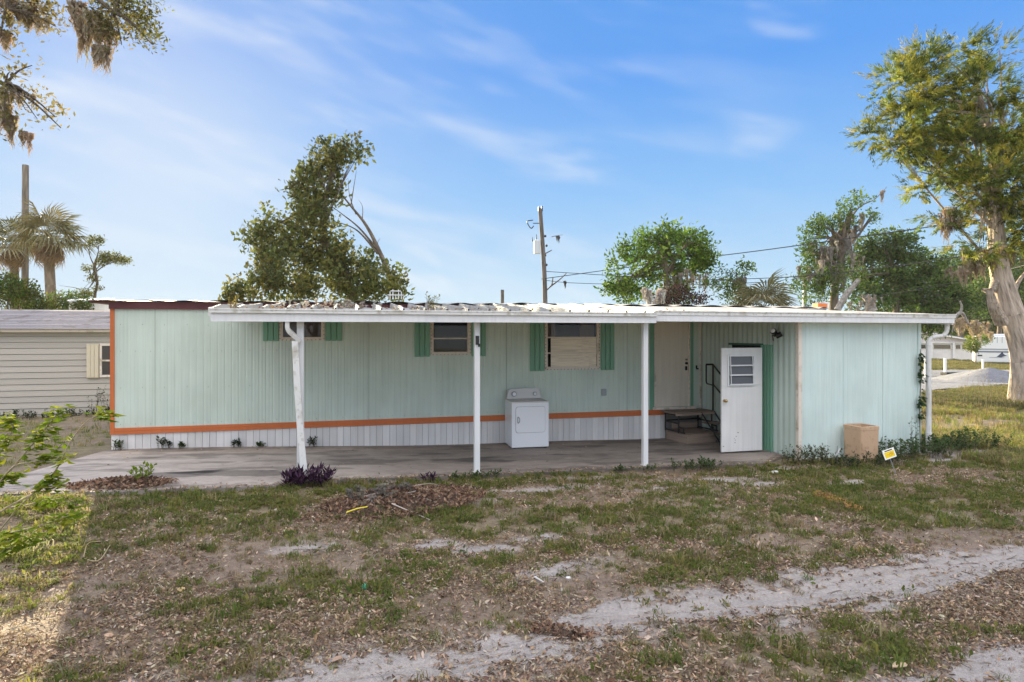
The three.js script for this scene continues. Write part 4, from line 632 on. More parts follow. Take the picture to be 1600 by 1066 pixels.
{ // an oak whose trunk stands left of the picture; its branches hang into the upper left
  const t = thing('overhanging_oak', 'oak branches hung with brown moss entering at upper left of picture', 'tree'), r = rng(131);
  const T = [V(-10.5, -0.1, 3.2), V(-10.2, 3, 3.0), V(-9.2, 6.2, 2.8), V(-8, 9.5, 2.5)];
  part('trunk', limb(T, 0.42, 0.22, 10, 0.15, 6), M.bark, t);
  const groups = [[8.6, [[176, 18, 34], [200, 34, 36], [222, 52, 26], [172, 52, 22], [150, 14, 28], [215, 20, 28], [238, 70, 14], [190, 70, 16], [140, 30, 14], [206, -20, 50]]], [8.0, [[10, 14, 34], [42, 10, 26], [78, 24, 16], [84, 40, 9], [60, 6, 20], [30, 34, 14], [0, 60, 14], [62, 42, 7], [20, -30, 50]]], [7.6, [[8, 132, 20], [26, 142, 20], [48, 152, 16], [70, 168, 12], [14, 165, 20], [40, 172, 12], [86, 182, 9], [6, 190, 14], [58, 186, 9], [95, 200, 6], [50, 102, 5], [16, 112, 8]]]];
  for (const [d, L] of groups) { const s = d / 1000, B = L.map(([x, y, R]) => [at(x, y, d + (r() - 0.5) * 0.5), R * s]); const a = d > 8.5 ? T[3] : d > 7.9 ? T[2].clone().lerp(T[3], 0.6) : T[2]; const hub = B[0][0]; part('branch', limb([a, a.clone().lerp(hub, 0.5).add(V(0, 0.5, 0)), hub], 0.09, 0.025, 6), M.bark, t); for (const [c, R] of B.slice(1)) part('branch', limb([hub, hub.clone().lerp(c, 0.5).add(V(0, 0.05, 0)), c], 0.02, 0.005, 4), M.bark, t); leaves(t, B, CL.near, d > 8.5 ? GREENS.hazed.concat(GREENS.olive) : GREENS.hazed, 560, 140 + d * 10, { thr: 0.43, gap: 2.6, s: 0.8 }); }
  const m = (x, y, len, n, sp, d) => [at(x, y, d), len * d / 1000, n, sp * d / 1000];
  hang(t, [m(132, 40, 70, 10, 5, 8.6), m(140, 20, 60, 18, 10, 8.6), m(158, 75, 46, 14, 8, 8.6), m(165, 40, 50, 14, 14, 8.6), m(125, 8, 50, 14, 10, 8.6), m(28, 14, 34, 26, 22, 8), m(8, 50, 40, 8, 5, 8), m(6, 165, 50, 12, 6, 7.6), m(36, 205, 34, 3, 2, 7.6), m(44, 208, 46, 2, 1, 7.6), m(14, 180, 60, 6, 3, 7.6), m(60, 20, 30, 10, 16, 8), m(20, 140, 30, 14, 20, 7.6)], 151, [[0.44, 0.35, 0.26], [0.35, 0.27, 0.2], [0.5, 0.42, 0.33]]);  // brown moss lightened too, haze mixed into its colour
}
{ // woods far off round the horizon
  const r = rng(161), B = []; for (let a = -1.3; a < 1.5; a += 0.022) { const d = 120 + 50 * r(), x = Math.sin(YAW + a) * d, z = EYE.z - Math.cos(YAW + a) * d; B.push([V(x, 1.2 + 1.6 * r(), z), 2.6 + 1.8 * r()]); }
  const m = leaves(scene, B, CL.big, GREENS.dark.concat(GREENS.olive), 9, 162, { s: 3.4, name: 'distant_woods', thr: 0.3 }); tag(m, 'low green woods far away along the horizon', 'woods');
}

// ------------------------------------------------------------ power pole and lines
{
  const d = 45, t = thing('utility_pole', 'leaning wooden utility pole with grey transformer behind the roof', 'utility pole'), P = (x, y) => at(x, y, d), foot = P(852, 518); foot.y = -0.3;
  part('pole', limb([foot, P(851, 440), P(844, 326)], 0.19, 0.14, 10), M.poleWood, t);
  const c = P(838, 387), tr = part('transformer', merge([cyl(0.24, 0.24, 0.9, c.x, c.y - 0.45, c.z + 0.2, 16), cyl(0.2, 0.08, 0.1, c.x, c.y + 0.45, c.z + 0.2, 16)]), std([0.52, 0.55, 0.57], 0.5), t);
  part('bushing', merge([cyl(0.04, 0.025, 0.4, c.x - 0.05, c.y + 0.5, c.z + 0.2, 8), cyl(0.035, 0.02, 0.3, c.x - 0.35, c.y + 0.4, c.z + 0.2, 8), box(0.4, 0.03, 0.03, c.x - 0.18, c.y + 0.42, c.z + 0.2)]), M.black, tr);
  part('cutout_arm', merge([limb([P(846, 349), P(833, 349)], 0.03, 0.03, 6), limb([P(833, 344), P(824, 346), P(830, 357), P(834, 353)], 0.035, 0.035, 6)]), M.black, t);
  part('pole_cap', merge([limb([P(842, 330), P(842, 323)], 0.06, 0.05, 6), limb([P(847, 330), P(847, 322)], 0.06, 0.05, 6)]), M.black, t);
  part('crossarm', limb([P(847, 399), P(862, 391)], 0.05, 0.04, 6), M.poleWood, t);
  part('guy_bracket', merge([limb([P(855, 453), P(862, 445), P(864, 433)], 0.05, 0.04, 6), limb([P(860, 448), P(878, 434), P(885, 427)], 0.06, 0.03, 6)]), M.poleWood, t);
  for (let i = 0; i < 5; i++) part('insulator', new THREE.SphereGeometry(0.09, 8, 6).translate(...P(852 + (i % 2) * 2, 369 + i * 15).toArray()), M.black, t);
}
solo('distant_pole', limb([at(785, 500, 60), at(785, 453, 60)], 0.17, 0.16, 8), M.poleWood, 'short dark pole top poking up behind the roof', 'pole');
solo('grey_pole', limb([at(1257, 500, 50), at(1258, 428, 50)], 0.16, 0.14, 8), M.greyMetal, 'slim grey pole in front of mossy oak', 'pole');
function wireAt(label, pts, r) { solo('power_line', limb(pts.map(([x, y, d]) => at(x, y, d)), r, r, 5, 0, 1, 40), M.wire, label, 'power line', 'overhead power lines'); }
wireAt('highest of the thick wires, running from bright oak to the conifer', [[846, 436, 45], [1016, 413, 41], [1200, 390, 35], [1400, 362, 30], [1620, 331, 25]], 0.026);
wireAt('sagging wire passing in front of the broad dense oak', [[850, 424, 45], [996, 433, 42], [1080, 437, 40], [1249, 432, 36], [1366, 420, 33], [1480, 404, 30], [1620, 381, 27]], 0.022);
wireAt('lowest wire leaving the pole towards the palmetto', [[850, 438, 45], [892, 442, 44], [1073, 445, 42], [1220, 440, 40]], 0.02);
wireAt('short low wire crossing dark leaves right of the broken limb', [[1300, 468, 40], [1380, 461, 38], [1493, 441, 34], [1620, 410, 28]], 0.018);
wireAt('thinnest wire, high up through the conifer crown', [[1473, 252, 20.5], [1541, 246, 23], [1630, 233, 27]], 0.009);
for (const [i, [x, y, d, s]] of [[872, 369, 45, 0.5], [882, 440, 45, 0.6], [1012, 412, 41, 0.3]].entries()) { const t = thing('moss_clump', ['dark moss tuft in the air right of transformer', 'moss tuft on lowest wire beside the pole', 'little moss tuft on thick wire at edge of bright oak'][i], 'moss'); hang(t, [[at(x, y, d), s, 5, 0.12]], 170 + i, [[0.1, 0.09, 0.08]]); if (!i) part('twig', limb([at(862, 370, d), at(872, 368, d), at(880, 367, d)], 0.03, 0.01, 5), M.poleWood, t); }

// ------------------------------------------------------------ the beige shed on the left
{
  const t = thing('beige_shed', 'beige lap sided shed with grey shingle roof behind mobile home', 'shed'), z = -6, x0 = -8.95, x1 = -3.4, beige = [0.95, 1, 1.04].map((k) => std([0.47 * k, 0.425 * k, 0.37 * k], 0.7));
  for (let i = 0, y = 0.05; y < 2.3; i++, y += 0.152) part('siding_board', box(x1 - x0, 0.142, 0.02, (x0 + x1) / 2, y + 0.076, z, -0.11), beige[i % 3], t);
  part('wall', span(x0, x1, 0, 2.36, z - 3.6, z - 0.012), std([0.16, 0.14, 0.12], 0.9), t);  // wall coloured dark so the board gaps read as shadow lines
  part('eave_board', span(x0 - 0.2, x1 + 0.1, 2.28, 2.36, z + 0.14, z + 0.2), std([0.5, 0.42, 0.33], 0.7, { map: dirt }), t);
  const sh = [[0.30, 0.27, 0.27], [0.34, 0.30, 0.30], [0.27, 0.245, 0.25]].map((c) => std(c, 0.95, { map: dirt, bumpMap: rough1, bumpScale: 0.006 }));
  for (let i = 0; i < 12; i++) part('shingle_course', box(x1 - x0 + 0.3, 0.02, 0.24, (x0 + x1) / 2 - 0.05, 2.375 + 0.045 * i + 0.01, z + 0.1 - i * 0.19, 0.19), sh[(i * 2) % 3], t);
  part('roof_slope', box(x1 - x0 + 0.3, 0.02, 2.2, (x0 + x1) / 2 - 0.05, 2.64, z - 3.15, -0.24), sh[0], t);
  const wx = -6.08, wn = part('window', merge([span(wx, wx + 0.9, 1.93, 1.99, z, z + 0.06), span(wx, wx + 0.9, 1.12, 1.18, z, z + 0.06), span(wx, wx + 0.05, 1.18, 1.93, z, z + 0.06), span(wx + 0.05, wx + 0.85, 1.53, 1.57, z + 0.005, z + 0.06)]), M.trim, t);
  part('pane', span(wx + 0.05, wx + 0.85, 1.18, 1.93, z + 0.025, z + 0.035), std([0.05, 0.045, 0.05], 0.1), wn);
  part('shutter', merge([rspan(wx - 0.3, wx - 0.02, 1.1, 1.98, z, z + 0.06, 0.008)]), std([0.66, 0.57, 0.42], 0.6, { map: wear }), t);
  for (let i = 0; i < 3; i++) part('shutter_board', rspan(wx - 0.29 + i * 0.09, wx - 0.21 + i * 0.09, 1.12, 1.96, z + 0.06, z + 0.075, 0.004), std([0.66, 0.57, 0.42], 0.6), t);
}
solo('white_carport', merge([box(1.4, 0.5, 1.4, at(143, 477, 27).x, at(143, 480, 27).y, at(143, 478, 27).z, 0, 0.2, 0), box(1.5, 0.06, 1.6, at(143, 471, 27).x, at(143, 471, 27).y + 0.05, at(143, 478, 27).z, 0.1, 0.2, 0)]), M.white, 'sliver of white building between shed roof and mobile home', 'building');

// ------------------------------------------------------------ far right: gravel lot, house, camper
{
  const f = (x, z) => { const near = -8.3 - 0.42 * (x - 22.7) + 1.2 * (fbm(x * 0.2, 3, 3, 0, 9) - 0.5), far = -28.4 + 0.26 * (x - 44.5); return Math.min(near - z, z - far) + 0.8 * (fbm(x * 0.5, z * 0.5, 3, 0, 10) - 0.5); };
  const gravelTex = tex(512, 0.4, (u, v) => { const c = n2(u * 160, v * 160, 160, 5), d = fbm(u * 20, v * 20, 4, 20, 6), k = 0.6 + 0.5 * (c - 0.5) + 0.7 * d * 0.6; return [k, k, k * 1.02]; });
  M.gravel = std([0.27, 0.27, 0.285], 0.95, { map: gravelTex, bumpMap: soilBump, bumpScale: 0.02 });
  struct('gravel_road', sheet(10, 64, -30, -4, 0.5, f, 0.05), M.gravel);
  const c = at(1546, 590, 38), pos = [], n = 40, m = 14, H = (a, k) => { const r = k / m, R = 3.0 + 0.5 * Math.sin(a * 3); return [c.x + Math.cos(a) * R * r * 1.35, G(c.x, c.z) - 0.05 + 0.85 * Math.pow(1 - r, 0.9) * (0.8 + 0.4 * fbm(Math.cos(a) * 2 * r + 3, Math.sin(a) * 2 * r + 3, 3, 0, 4)), c.z + Math.sin(a) * R * r]; };
  for (let i = 0; i < n; i++) for (let k = 0; k < m; k++) { const a = i / n * 6.2832, b = (i + 1) / n * 6.2832; pos.push(...H(a, k), ...H(b, k + 1), ...H(a, k + 1), ...H(a, k), ...H(b, k), ...H(b, k + 1)); }
  solo('gravel_pile', muv(raw(pos)), M.gravel, 'low bluish grey gravel heap at the roadside left of conifer trunk', 'gravel heap');
  for (const [i, [x, y0, y1, w]] of [[1446, 590, 562, 0.12], [1477, 587, 561, 0.14], [1536, 577, 563, 0.1], [1449.5, 588, 566, 0.06]].entries()) { const p = at(x, y0, 42), h = (y0 - y1) * 0.042, t = thing('fence_post', ['white fence post nearest the downspout', 'stout white fence post below the house window', 'short white post in front of camper', 'thin white post close behind another by downspout'][i], 'post', [p.x, p.y - 0.1, p.z]); part('post', rbox(w, h + 0.1, w, 0, (h + 0.1) / 2, 0, 0.02), M.white, t); part('cap', rbox(w * 1.15, 0.05, w * 1.15, 0, h + 0.12, 0, 0.01), M.white, t); }
  solo('drain_box', merge([rbox(1.5, 0.18, 0.5, at(1489, 585, 41).x, at(1489, 584, 41).y, at(1489, 585, 41).z, 0.03)]), M.black, 'dark low drain opening beside the stout white fence post', 'drain');
}
{ // low house
  const b = at(1478, 562, 70), t = thing('white_house', 'white low gabled house with dark windows beyond gravel road', 'house', [b.x, b.y, b.z], -0.62), w = std([0.78, 0.75, 0.74], 0.7, { map: wear }), s = 0.07;
  const X = (px) => (px - 1478) * s / Math.cos(0.06), Y = (py) => (562 - py) * s;
  part('wall', span(X(1400), X(1517), -0.3, Y(533), -7, 0), w, t);
  const sh = new THREE.Shape(); sh.moveTo(X(1400), Y(534)); sh.lineTo(X(1458), Y(521)); sh.lineTo(X(1518), Y(533)); sh.lineTo(X(1518), Y(535)); sh.lineTo(X(1400), Y(535)); part('gable', muv(new THREE.ExtrudeGeometry(sh, { depth: 0.1, bevelEnabled: false }).translate(0, 0, -0.02)), std([0.7, 0.64, 0.66], 0.7), t);
  const slab = (x0, y0, x1, y1) => { const L = Math.hypot(x1 - x0, y1 - y0); return box(L, 0.16, 8, (x0 + x1) / 2, (y0 + y1) / 2, -3.4, 0, 0, Math.atan2(y1 - y0, x1 - x0)); };
  part('roof', slab(X(1398), Y(533), X(1458), Y(519.5)), std([0.14, 0.13, 0.13], 0.9), t); part('roof', slab(X(1458), Y(519.5), X(1521), Y(532)), std([0.14, 0.13, 0.13], 0.9), t);
  part('verge_board', merge([box(4.35, 0.14, 0.06, (X(1458) + X(1521)) / 2 - 0.02, (Y(520) + Y(532.5)) / 2 - 0.07, 0.66, 0, 0, Math.atan2(Y(532.5) - Y(520), X(1521) - X(1458)))]), M.white, t);
  part('belt_board', span(X(1400), X(1518), Y(536.5), Y(534.8), 0.0, 0.22), M.white, t);
  part('gable_vent', span(X(1456), X(1461), Y(530), Y(524), 0.08, 0.12), M.greyMetal, t);
  for (const [a, c] of [[1443, 1456], [1461, 1485], [1490, 1498], [1498.6, 1506], [1507, 1511]]) { const f = part('window', span(X(a), X(c), Y(546), Y(538), 0.01, 0.05), M.white, t); part('pane', span(X(a) + 0.06, X(c) - 0.06, Y(545.2), Y(538.8), 0.05, 0.07), std([0.04, 0.035, 0.035], 0.1), f); }
  part('entry_post', span(X(1486.5), X(1489.5), 0, Y(536.5), 0.1, 0.24), M.white, t); part('entry_post', span(X(1457.5), X(1460), 0, Y(536.5), 0.1, 0.24), M.white, t);
  part('side_wing', span(X(1517), X(1535), -0.3, Y(546), -3, -0.2), std([0.62, 0.42, 0.27], 0.8), t);
}
{ // camper
  const b = at(1562, 571, 60), t = thing('white_camper', 'white camper trailer with dark stripes parked by conifer trunk', 'camper', [b.x, b.y, b.z], -0.75), s = 0.06, X = (px) => (px - 1562) * s, Y = (py) => (571 - py) * s;
  part('body', rspan(X(1532), X(1606), Y(567), Y(525), -2.4, 0, 0.12), M.enamel, t);
  part('roof_cap', rspan(X(1552), X(1604), Y(525), Y(522), -2.2, -0.2, 0.05), M.enamel, t);
  for (let i = 0; i < 7; i++) part('rib', span(X(1534 + i * 6.2), X(1534.6 + i * 6.2), Y(536), Y(526), 0.0, 0.03), M.greyMetal, t);
  part('stripe', span(X(1532), X(1605), Y(547), Y(545), 0.0, 0.02), M.greyMetal, t); part('stripe', span(X(1532), X(1605), Y(551), Y(549), 0.0, 0.02), std([0.12, 0.14, 0.2], 0.5), t);
  part('vent', span(X(1534), X(1540), Y(557), Y(555), 0.0, 0.03), M.black, t);
  const em = new THREE.Shape(); em.moveTo(0, 0); em.quadraticCurveTo(0.35, 0.3, 0.45, 0.55); em.quadraticCurveTo(0.5, 0.2, 0.85, 0.12); em.quadraticCurveTo(0.5, 0.08, 0.36, -0.06); em.quadraticCurveTo(0.2, 0.02, 0, 0);
  part('emblem', new THREE.ExtrudeGeometry(em, { depth: 0.02, bevelEnabled: false }).translate(X(1558), Y(558), 0), std([0.05, 0.06, 0.12], 0.5), t); part('underline', span(X(1549), X(1568), Y(559), Y(558.4), 0, 0.02), M.greyMetal, t);
  for (const x of [1546, 1590]) part('wheel', cyl(0.34, 0.34, 0.2, 0, 0, 0, 18).rotateX(Math.PI / 2).translate(X(x), 0.34, -0.3), M.black, t);
  part('underside', span(X(1536), X(1604), Y(570), Y(567), -2.2, -0.1), M.black, t);
}
tree('roadside_palmetto_shrub', 'yellow green shrub between white house and camper', 'shrub', { d: 58, seed: 181, r0: 0.06, r1: 0.03, trunk: [[1525, 'g'], [1525, 540]], cols: GREENS.bright.concat(GREENS.gold), geo: CL.fine[1], dens: 260, blobs: [[1520, 535, 10], [1532, 532, 10], [1516, 543, 8], [1542, 530, 8], [1526, 545, 7]] });
// ------------------------------------------------------------ small plants
// stems from a root with leaves along them: [direction, length]
function plant(name, label, cat, pos, o, group) {
  const t = thing(name, label, cat, pos, 0, group), r = rng(o.seed), st = [], lf = [], M4 = new THREE.Matrix4();
  for (let i = 0; i < o.stems; i++) {
    const a = r() * 6.28, lean = (o.lean ?? 0.6) * r(), L = o.h * (0.55 + 0.5 * r()), base = V((r() - 0.5) * o.w, 0, (r() - 0.5) * (o.wz ?? o.w)), tip = base.clone().add(V(Math.cos(a) * lean * L, L * (1 - 0.25 * lean), Math.sin(a) * lean * L)), mid = base.clone().lerp(tip, 0.5).add(V(0, 0.12 * L, 0));
    st.push(limb([base, mid, tip], o.sr ?? 0.005, 0.0015, 4, 0, 1, 5));
    const c = new THREE.QuadraticBezierCurve3(base, mid, tip), n = Math.round(o.leaves * (0.7 + 0.6 * r()));
    for (let k = 0; k < n; k++) { const p = c.getPoint(mix(o.from ?? 0.2, 1, (k + r()) / n)), s = 0.65 + 0.6 * r(); M4.compose(p, new THREE.Quaternion().setFromEuler(new THREE.Euler((o.tilt ?? 1.1) * (0.6 + 0.7 * r()), r() * 6.28, (r() - 0.5) * 0.6, 'YXZ')), V(s, s, s)); leafTris(o.L, o.W, M4, lf, o.fold ?? 0.2); }
  }
  part('stem', merge(st), o.stemMat ?? M.stem, t); part('foliage', raw(lf), o.mat ?? weedMat, t); return t;
}
const lm = (r, g, b, tr = 0.35, rough = 0.6) => new THREE.MeshPhysicalMaterial({ color: col(r, g, b), roughness: rough, transmission: tr, thickness: 0, side: THREE.DoubleSide, specularIntensity: 0.15 });
const weedMat = lm(0.06, 0.105, 0.03), weedDark = lm(0.035, 0.06, 0.025), purple = lm(0.05, 0.022, 0.045, 0.15, 0.5), sunLeaf = lm(0.17, 0.25, 0.012, 0.5, 0.9);
const onSlab = (x, z) => [x, slabY(x), z], onGround = (x, z) => [x, G(x, z), z];
// weeds in the joint between skirting and slab
[[188, 706, .14, 'small weed at left corner of the skirting'], [254, 706, .17, 'bushy weed at skirting left of canopy end'], [278, 706, .1, 'tiny weed right of the bushy skirting weed'], [366, 704, .12, 'flat weed at skirting between canopy end and left post'], [402, 704, .07, 'tiniest weed sprouting at skirting left of the leaning downspout'], [488, 703, .16, 'thin weed at skirting just right of left post']].forEach(([x, y, h, l], i) => { const p = gp(x, y, 0.18); plant('skirting_weed', l, 'weed', onSlab(p.x, 0.06), { seed: 200 + i, stems: 7, h: h * 1.3, w: h * 1.2, wz: 0.05, leaves: 12, L: 0.055, W: 0.03, mat: i % 2 ? weedDark : weedMat }, 'weeds along the skirting'); });
plant('purple_plant', 'dark purple spreading plant round the foot of left post', 'plant', onGround(-0.52, 2.98), { seed: 211, stems: 52, h: 0.23, w: 0.55, wz: 0.45, leaves: 9, L: 0.13, W: 0.035, mat: purple, lean: 1.0, tilt: 0.9, stemMat: purple });
plant('purple_sprout', 'small dark purple sprout at patio edge left of middle post', 'plant', onGround(1.25, 2.98), { seed: 213, stems: 8, h: 0.16, w: 0.1, leaves: 6, L: 0.11, W: 0.028, mat: purple, lean: 0.9, stemMat: purple });
plant('post_weed', 'low green weeds around foot of middle post', 'weed', onGround(2.0, 2.86), { seed: 214, stems: 26, h: 0.14, w: 0.7, wz: 0.15, leaves: 10, L: 0.05, W: 0.026, lean: 0.9 });
plant('flowering_weed', 'white flowered green weed clump at the patio edge right of third post', 'weed', onGround(5.75, 2.92), { seed: 215, stems: 44, h: 0.22, w: 0.9, wz: 0.25, leaves: 11, L: 0.055, W: 0.028, lean: 0.9 });
plant('edge_weed', 'green weeds growing round foot of third post', 'weed', onGround(4.7, 2.9), { seed: 216, stems: 22, h: 0.13, w: 0.8, wz: 0.15, leaves: 9, L: 0.05, W: 0.024, lean: 0.9 });
plant('corner_weed', 'brownish green weeds at left corner of the side room', 'weed', onGround(8.1, 2.85), { seed: 217, stems: 60, h: 0.34, w: 0.9, wz: 0.4, leaves: 13, L: 0.05, W: 0.024, lean: 0.8, mat: lm(0.06, 0.085, 0.03) });
plant('planter_weed', 'thick weeds in front of planter between the two small signs', 'weed', onGround(8.85, 3.35), { seed: 218, stems: 70, h: 0.26, w: 1.3, wz: 0.4, leaves: 13, L: 0.05, W: 0.026, lean: 0.9, mat: weedDark });
plant('eave_shrub', 'leafy green shrub at wall between planter and downspout', 'shrub', onGround(10.25, 2.95), { seed: 219, stems: 100, h: 0.42, w: 1.5, wz: 0.5, leaves: 15, L: 0.06, W: 0.034, lean: 0.8 });
plant('tall_weed', 'single tall weed stalk against mint wall left of downspout', 'weed', onGround(10.55, 2.75), { seed: 220, stems: 4, h: 0.75, w: 0.1, leaves: 12, L: 0.05, W: 0.025, lean: 0.15, from: 0.4 });
plant('yard_shrub', 'weedy shrub in grass right of the downspout', 'shrub', onGround(12.0, 2.5), { seed: 221, stems: 110, h: 0.4, w: 1.9, wz: 0.8, leaves: 14, L: 0.06, W: 0.034, lean: 0.9 });
plant('tan_weed', 'thin dry tall weeds standing in sunny grass beyond side room', 'weed', onGround(15.2, -1.5), { seed: 222, stems: 26, h: 0.95, w: 1.3, leaves: 7, L: 0.06, W: 0.014, lean: 0.25, from: 0.45, mat: lm(0.3, 0.22, 0.1), stemMat: std([0.3, 0.22, 0.12], 0.9) });
plant('straw_weed', 'tall straw coloured stalks leaning beside the conifer trunk', 'weed', onGround(19.6, -2.4), { seed: 223, stems: 40, h: 1.3, w: 2.0, leaves: 6, L: 0.09, W: 0.016, lean: 0.4, from: 0.4, mat: lm(0.4, 0.3, 0.13), stemMat: std([0.4, 0.3, 0.15], 0.9) });
{ const v = thing('climbing_vine', 'dark green vine climbing the wall corner beside the downspout', 'vine'), out = [], r = rng(231), M4 = new THREE.Matrix4(); for (const [y0, y1, n] of [[1.35, 1.9, 46], [0.62, 1.05, 34], [1.05, 1.35, 4]]) for (let i = 0; i < n; i++) { const s = 0.7 + 0.6 * r(); M4.compose(V(10.91 + (r() - 0.5) * 0.14, mix(y0, y1, r()), 2.57 + 0.04 * r()), new THREE.Quaternion().setFromEuler(new THREE.Euler(1.9 + r(), (r() - 0.5) * 1.5, (r() - 0.5), 'YXZ')), V(s, s, s)); leafTris(0.08, 0.07, M4, out); } part('vine_stem', limb([V(10.92, -0.05, 2.56), V(10.9, 0.8, 2.56), V(10.94, 1.5, 2.56), V(10.92, 1.95, 2.56)], 0.008, 0.004, 5), M.stem, v); part('foliage', raw(out), lm(0.03, 0.06, 0.02), v); }
plant('gutter_weed', 'yellow weed sprouting in gutter at left end of the canopy', 'weed', [-1.55, 2.6, 2.7], { seed: 233, stems: 7, h: 0.2, w: 0.1, leaves: 6, L: 0.05, W: 0.02, mat: lm(0.35, 0.28, 0.06), lean: 0.4 });
plant('roof_weed', 'tall weed growing through canopy roof debris', 'weed', [1.35, 2.62, 2.3], { seed: 234, stems: 8, h: 0.36, w: 0.12, leaves: 8, L: 0.06, W: 0.03, mat: lm(0.28, 0.24, 0.05), lean: 0.45 });
plant('eave_sprout', 'tiny bright green sprout on the side room roof edge', 'weed', [10.9, 2.66, 2.5], { seed: 235, stems: 5, h: 0.12, w: 0.08, leaves: 6, L: 0.05, W: 0.02, mat: lm(0.2, 0.3, 0.05), lean: 0.5 });
plant('shed_weed', 'leggy weed against the beige shed wall', 'weed', [-6.0, 0.15, -5.75], { seed: 236, stems: 12, h: 0.8, w: 0.5, wz: 0.1, leaves: 8, L: 0.06, W: 0.03, lean: 0.4, mat: weedDark });
plant('shed_brush', 'dark low brush along foot of the beige shed', 'brush', [-7.0, 0.12, -5.6], { seed: 237, stems: 70, h: 0.26, w: 2.6, wz: 0.5, leaves: 12, L: 0.06, W: 0.034, lean: 0.7, mat: weedDark });
{ // the sunlit sapling leaning in from the left
  const t = thing('leafy_sapling', 'sunlit sapling with bright green leaves leaning in at left', 'sapling'), r = rng(241), D = 5.2, lf = [], yl = [], M4 = new THREE.Matrix4(), P = (x, y, dd = 0) => at(x, y, D + dd);
  const shoots = [[[-60, 850], [0, 800], [60, 765], [90, 730], [110, 690], [140, 655], [172, 645]], [[-60, 800], [-10, 760], [20, 730], [50, 695], [75, 665], [98, 636]], [[-50, 740], [-10, 720], [10, 690], [20, 665], [8, 652]], [[0, 800], [40, 790], [85, 780], [120, 788]], [[-40, 860], [10, 835], [60, 822], [110, 805]], [[60, 765], [80, 762], [100, 755]], [[20, 730], [60, 722], [90, 700], [105, 685]], [[-50, 770], [-5, 752], [15, 745], [25, 738]], [[-60, 880], [0, 862], [30, 850], [55, 830]]];
  const foot = P(-110, 900); foot.y = G(foot.x, foot.z) - 0.05;
  for (const [i, s] of shoots.entries()) {
    const dd = (r() - 0.5) * 0.5, pts = s.map(([x, y]) => P(x, y, dd)); part('branch', limb([foot, ...pts], 0.014, 0.003, 5, 0, 1, 40), std([0.32, 0.26, 0.18], 0.8), t);
    const c = new THREE.CatmullRomCurve3(pts), n = Math.round(c.getLength() * 165);
    for (let k = 0; k < n; k++) { const tt = mix(0.22, 1, (k + r()) / n); if (fbm(tt * 7, i * 3.3, 2, 0, 7) < 0.36) continue; const p = c.getPoint(tt).add(V((r() - 0.5) * 0.09, (r() - 0.5) * 0.07, (r() - 0.5) * 0.09)), sc = 0.6 + 0.7 * r(); M4.compose(p, new THREE.Quaternion().setFromEuler(new THREE.Euler(1.2 + 0.9 * r(), r() * 6.28, (r() - 0.5) * 0.8, 'YXZ')), V(sc, sc, sc)); leafTris(0.084, 0.054, M4, r() < 0.6 ? lf : yl, 0.22); }
  }
  part('foliage', raw(lf), sunLeaf, t); part('yellow_foliage', raw(yl), lm(0.29, 0.31, 0.02, 0.5, 0.9), t, 'yellower leaves of the sapling');
}

// ------------------------------------------------------------ litter, grass, debris
const curl = (() => { const o = []; const P = (t, s) => V(s * 0.19 * Math.sin(Math.PI * Math.min(1, t * 0.92 + 0.06)), 0.06 * Math.sin(t * 3.1) + 0.05 * Math.abs(s), t - 0.5); for (let k = 0; k < 3; k++) for (const s of [-1, 1]) { const a = P(k / 3, 0), b = P((k + 1) / 3, 0), c = P(k / 3, s), d = P((k + 1) / 3, s); for (const p of s < 0 ? [a, b, d, a, d, c] : [a, d, b, a, c, d]) o.push(p.x, p.y, p.z); } return raw(o); })();
const LIT = [[0.42, 0.31, 0.205], [0.32, 0.22, 0.14], [0.47, 0.36, 0.25], [0.22, 0.145, 0.09], [0.55, 0.45, 0.33], [0.13, 0.085, 0.06], [0.28, 0.19, 0.12], [0.17, 0.11, 0.075], [0.36, 0.25, 0.16]];
{
  const r = rng(301), list = [];
  const dens = (x, z) => { let d = 0.30 + 0.62 * sm(5.2, 7.4, z) * sm(8, 2, x) + 0.35 * sm(7.2, 8.4, z); d *= 0.2 + 1.9 * sm(0.3, 0.75, fbm(x * 1.3, z * 1.6, 4, 0, 303)); const s = sand(x, z); d *= s > 0.02 ? 0.08 + 0.6 * sm(0.11, 0.02, s) : 1; return d * (x > 11 ? 0.5 : 1); };
  for (let i = 0; i < 420000; i++) { const x = -5 + 18 * r(), z = 2.9 + 7.2 * Math.pow(r(), 0.8), u = r(); if (z < slabFront(x) + 0.02 && x < 8.05) continue; if (u > dens(x, z)) continue; const s = 0.022 + 0.04 * r() * r() + (r() < 0.025 ? 0.025 : 0); list.push({ p: V(x, G(x, z) + 0.008 + 0.012 * r(), z), q: quat(r, 1.5), s: V(s * (0.6 + 0.6 * r()), s, s), c: col4(LIT, r, 0.3) }); }
  const m = copies('leaf_litter', curl, M.leafDry, list, scene); tag(m, 'dry tan and brown fallen leaves scattered over the yard', 'leaf litter');
}
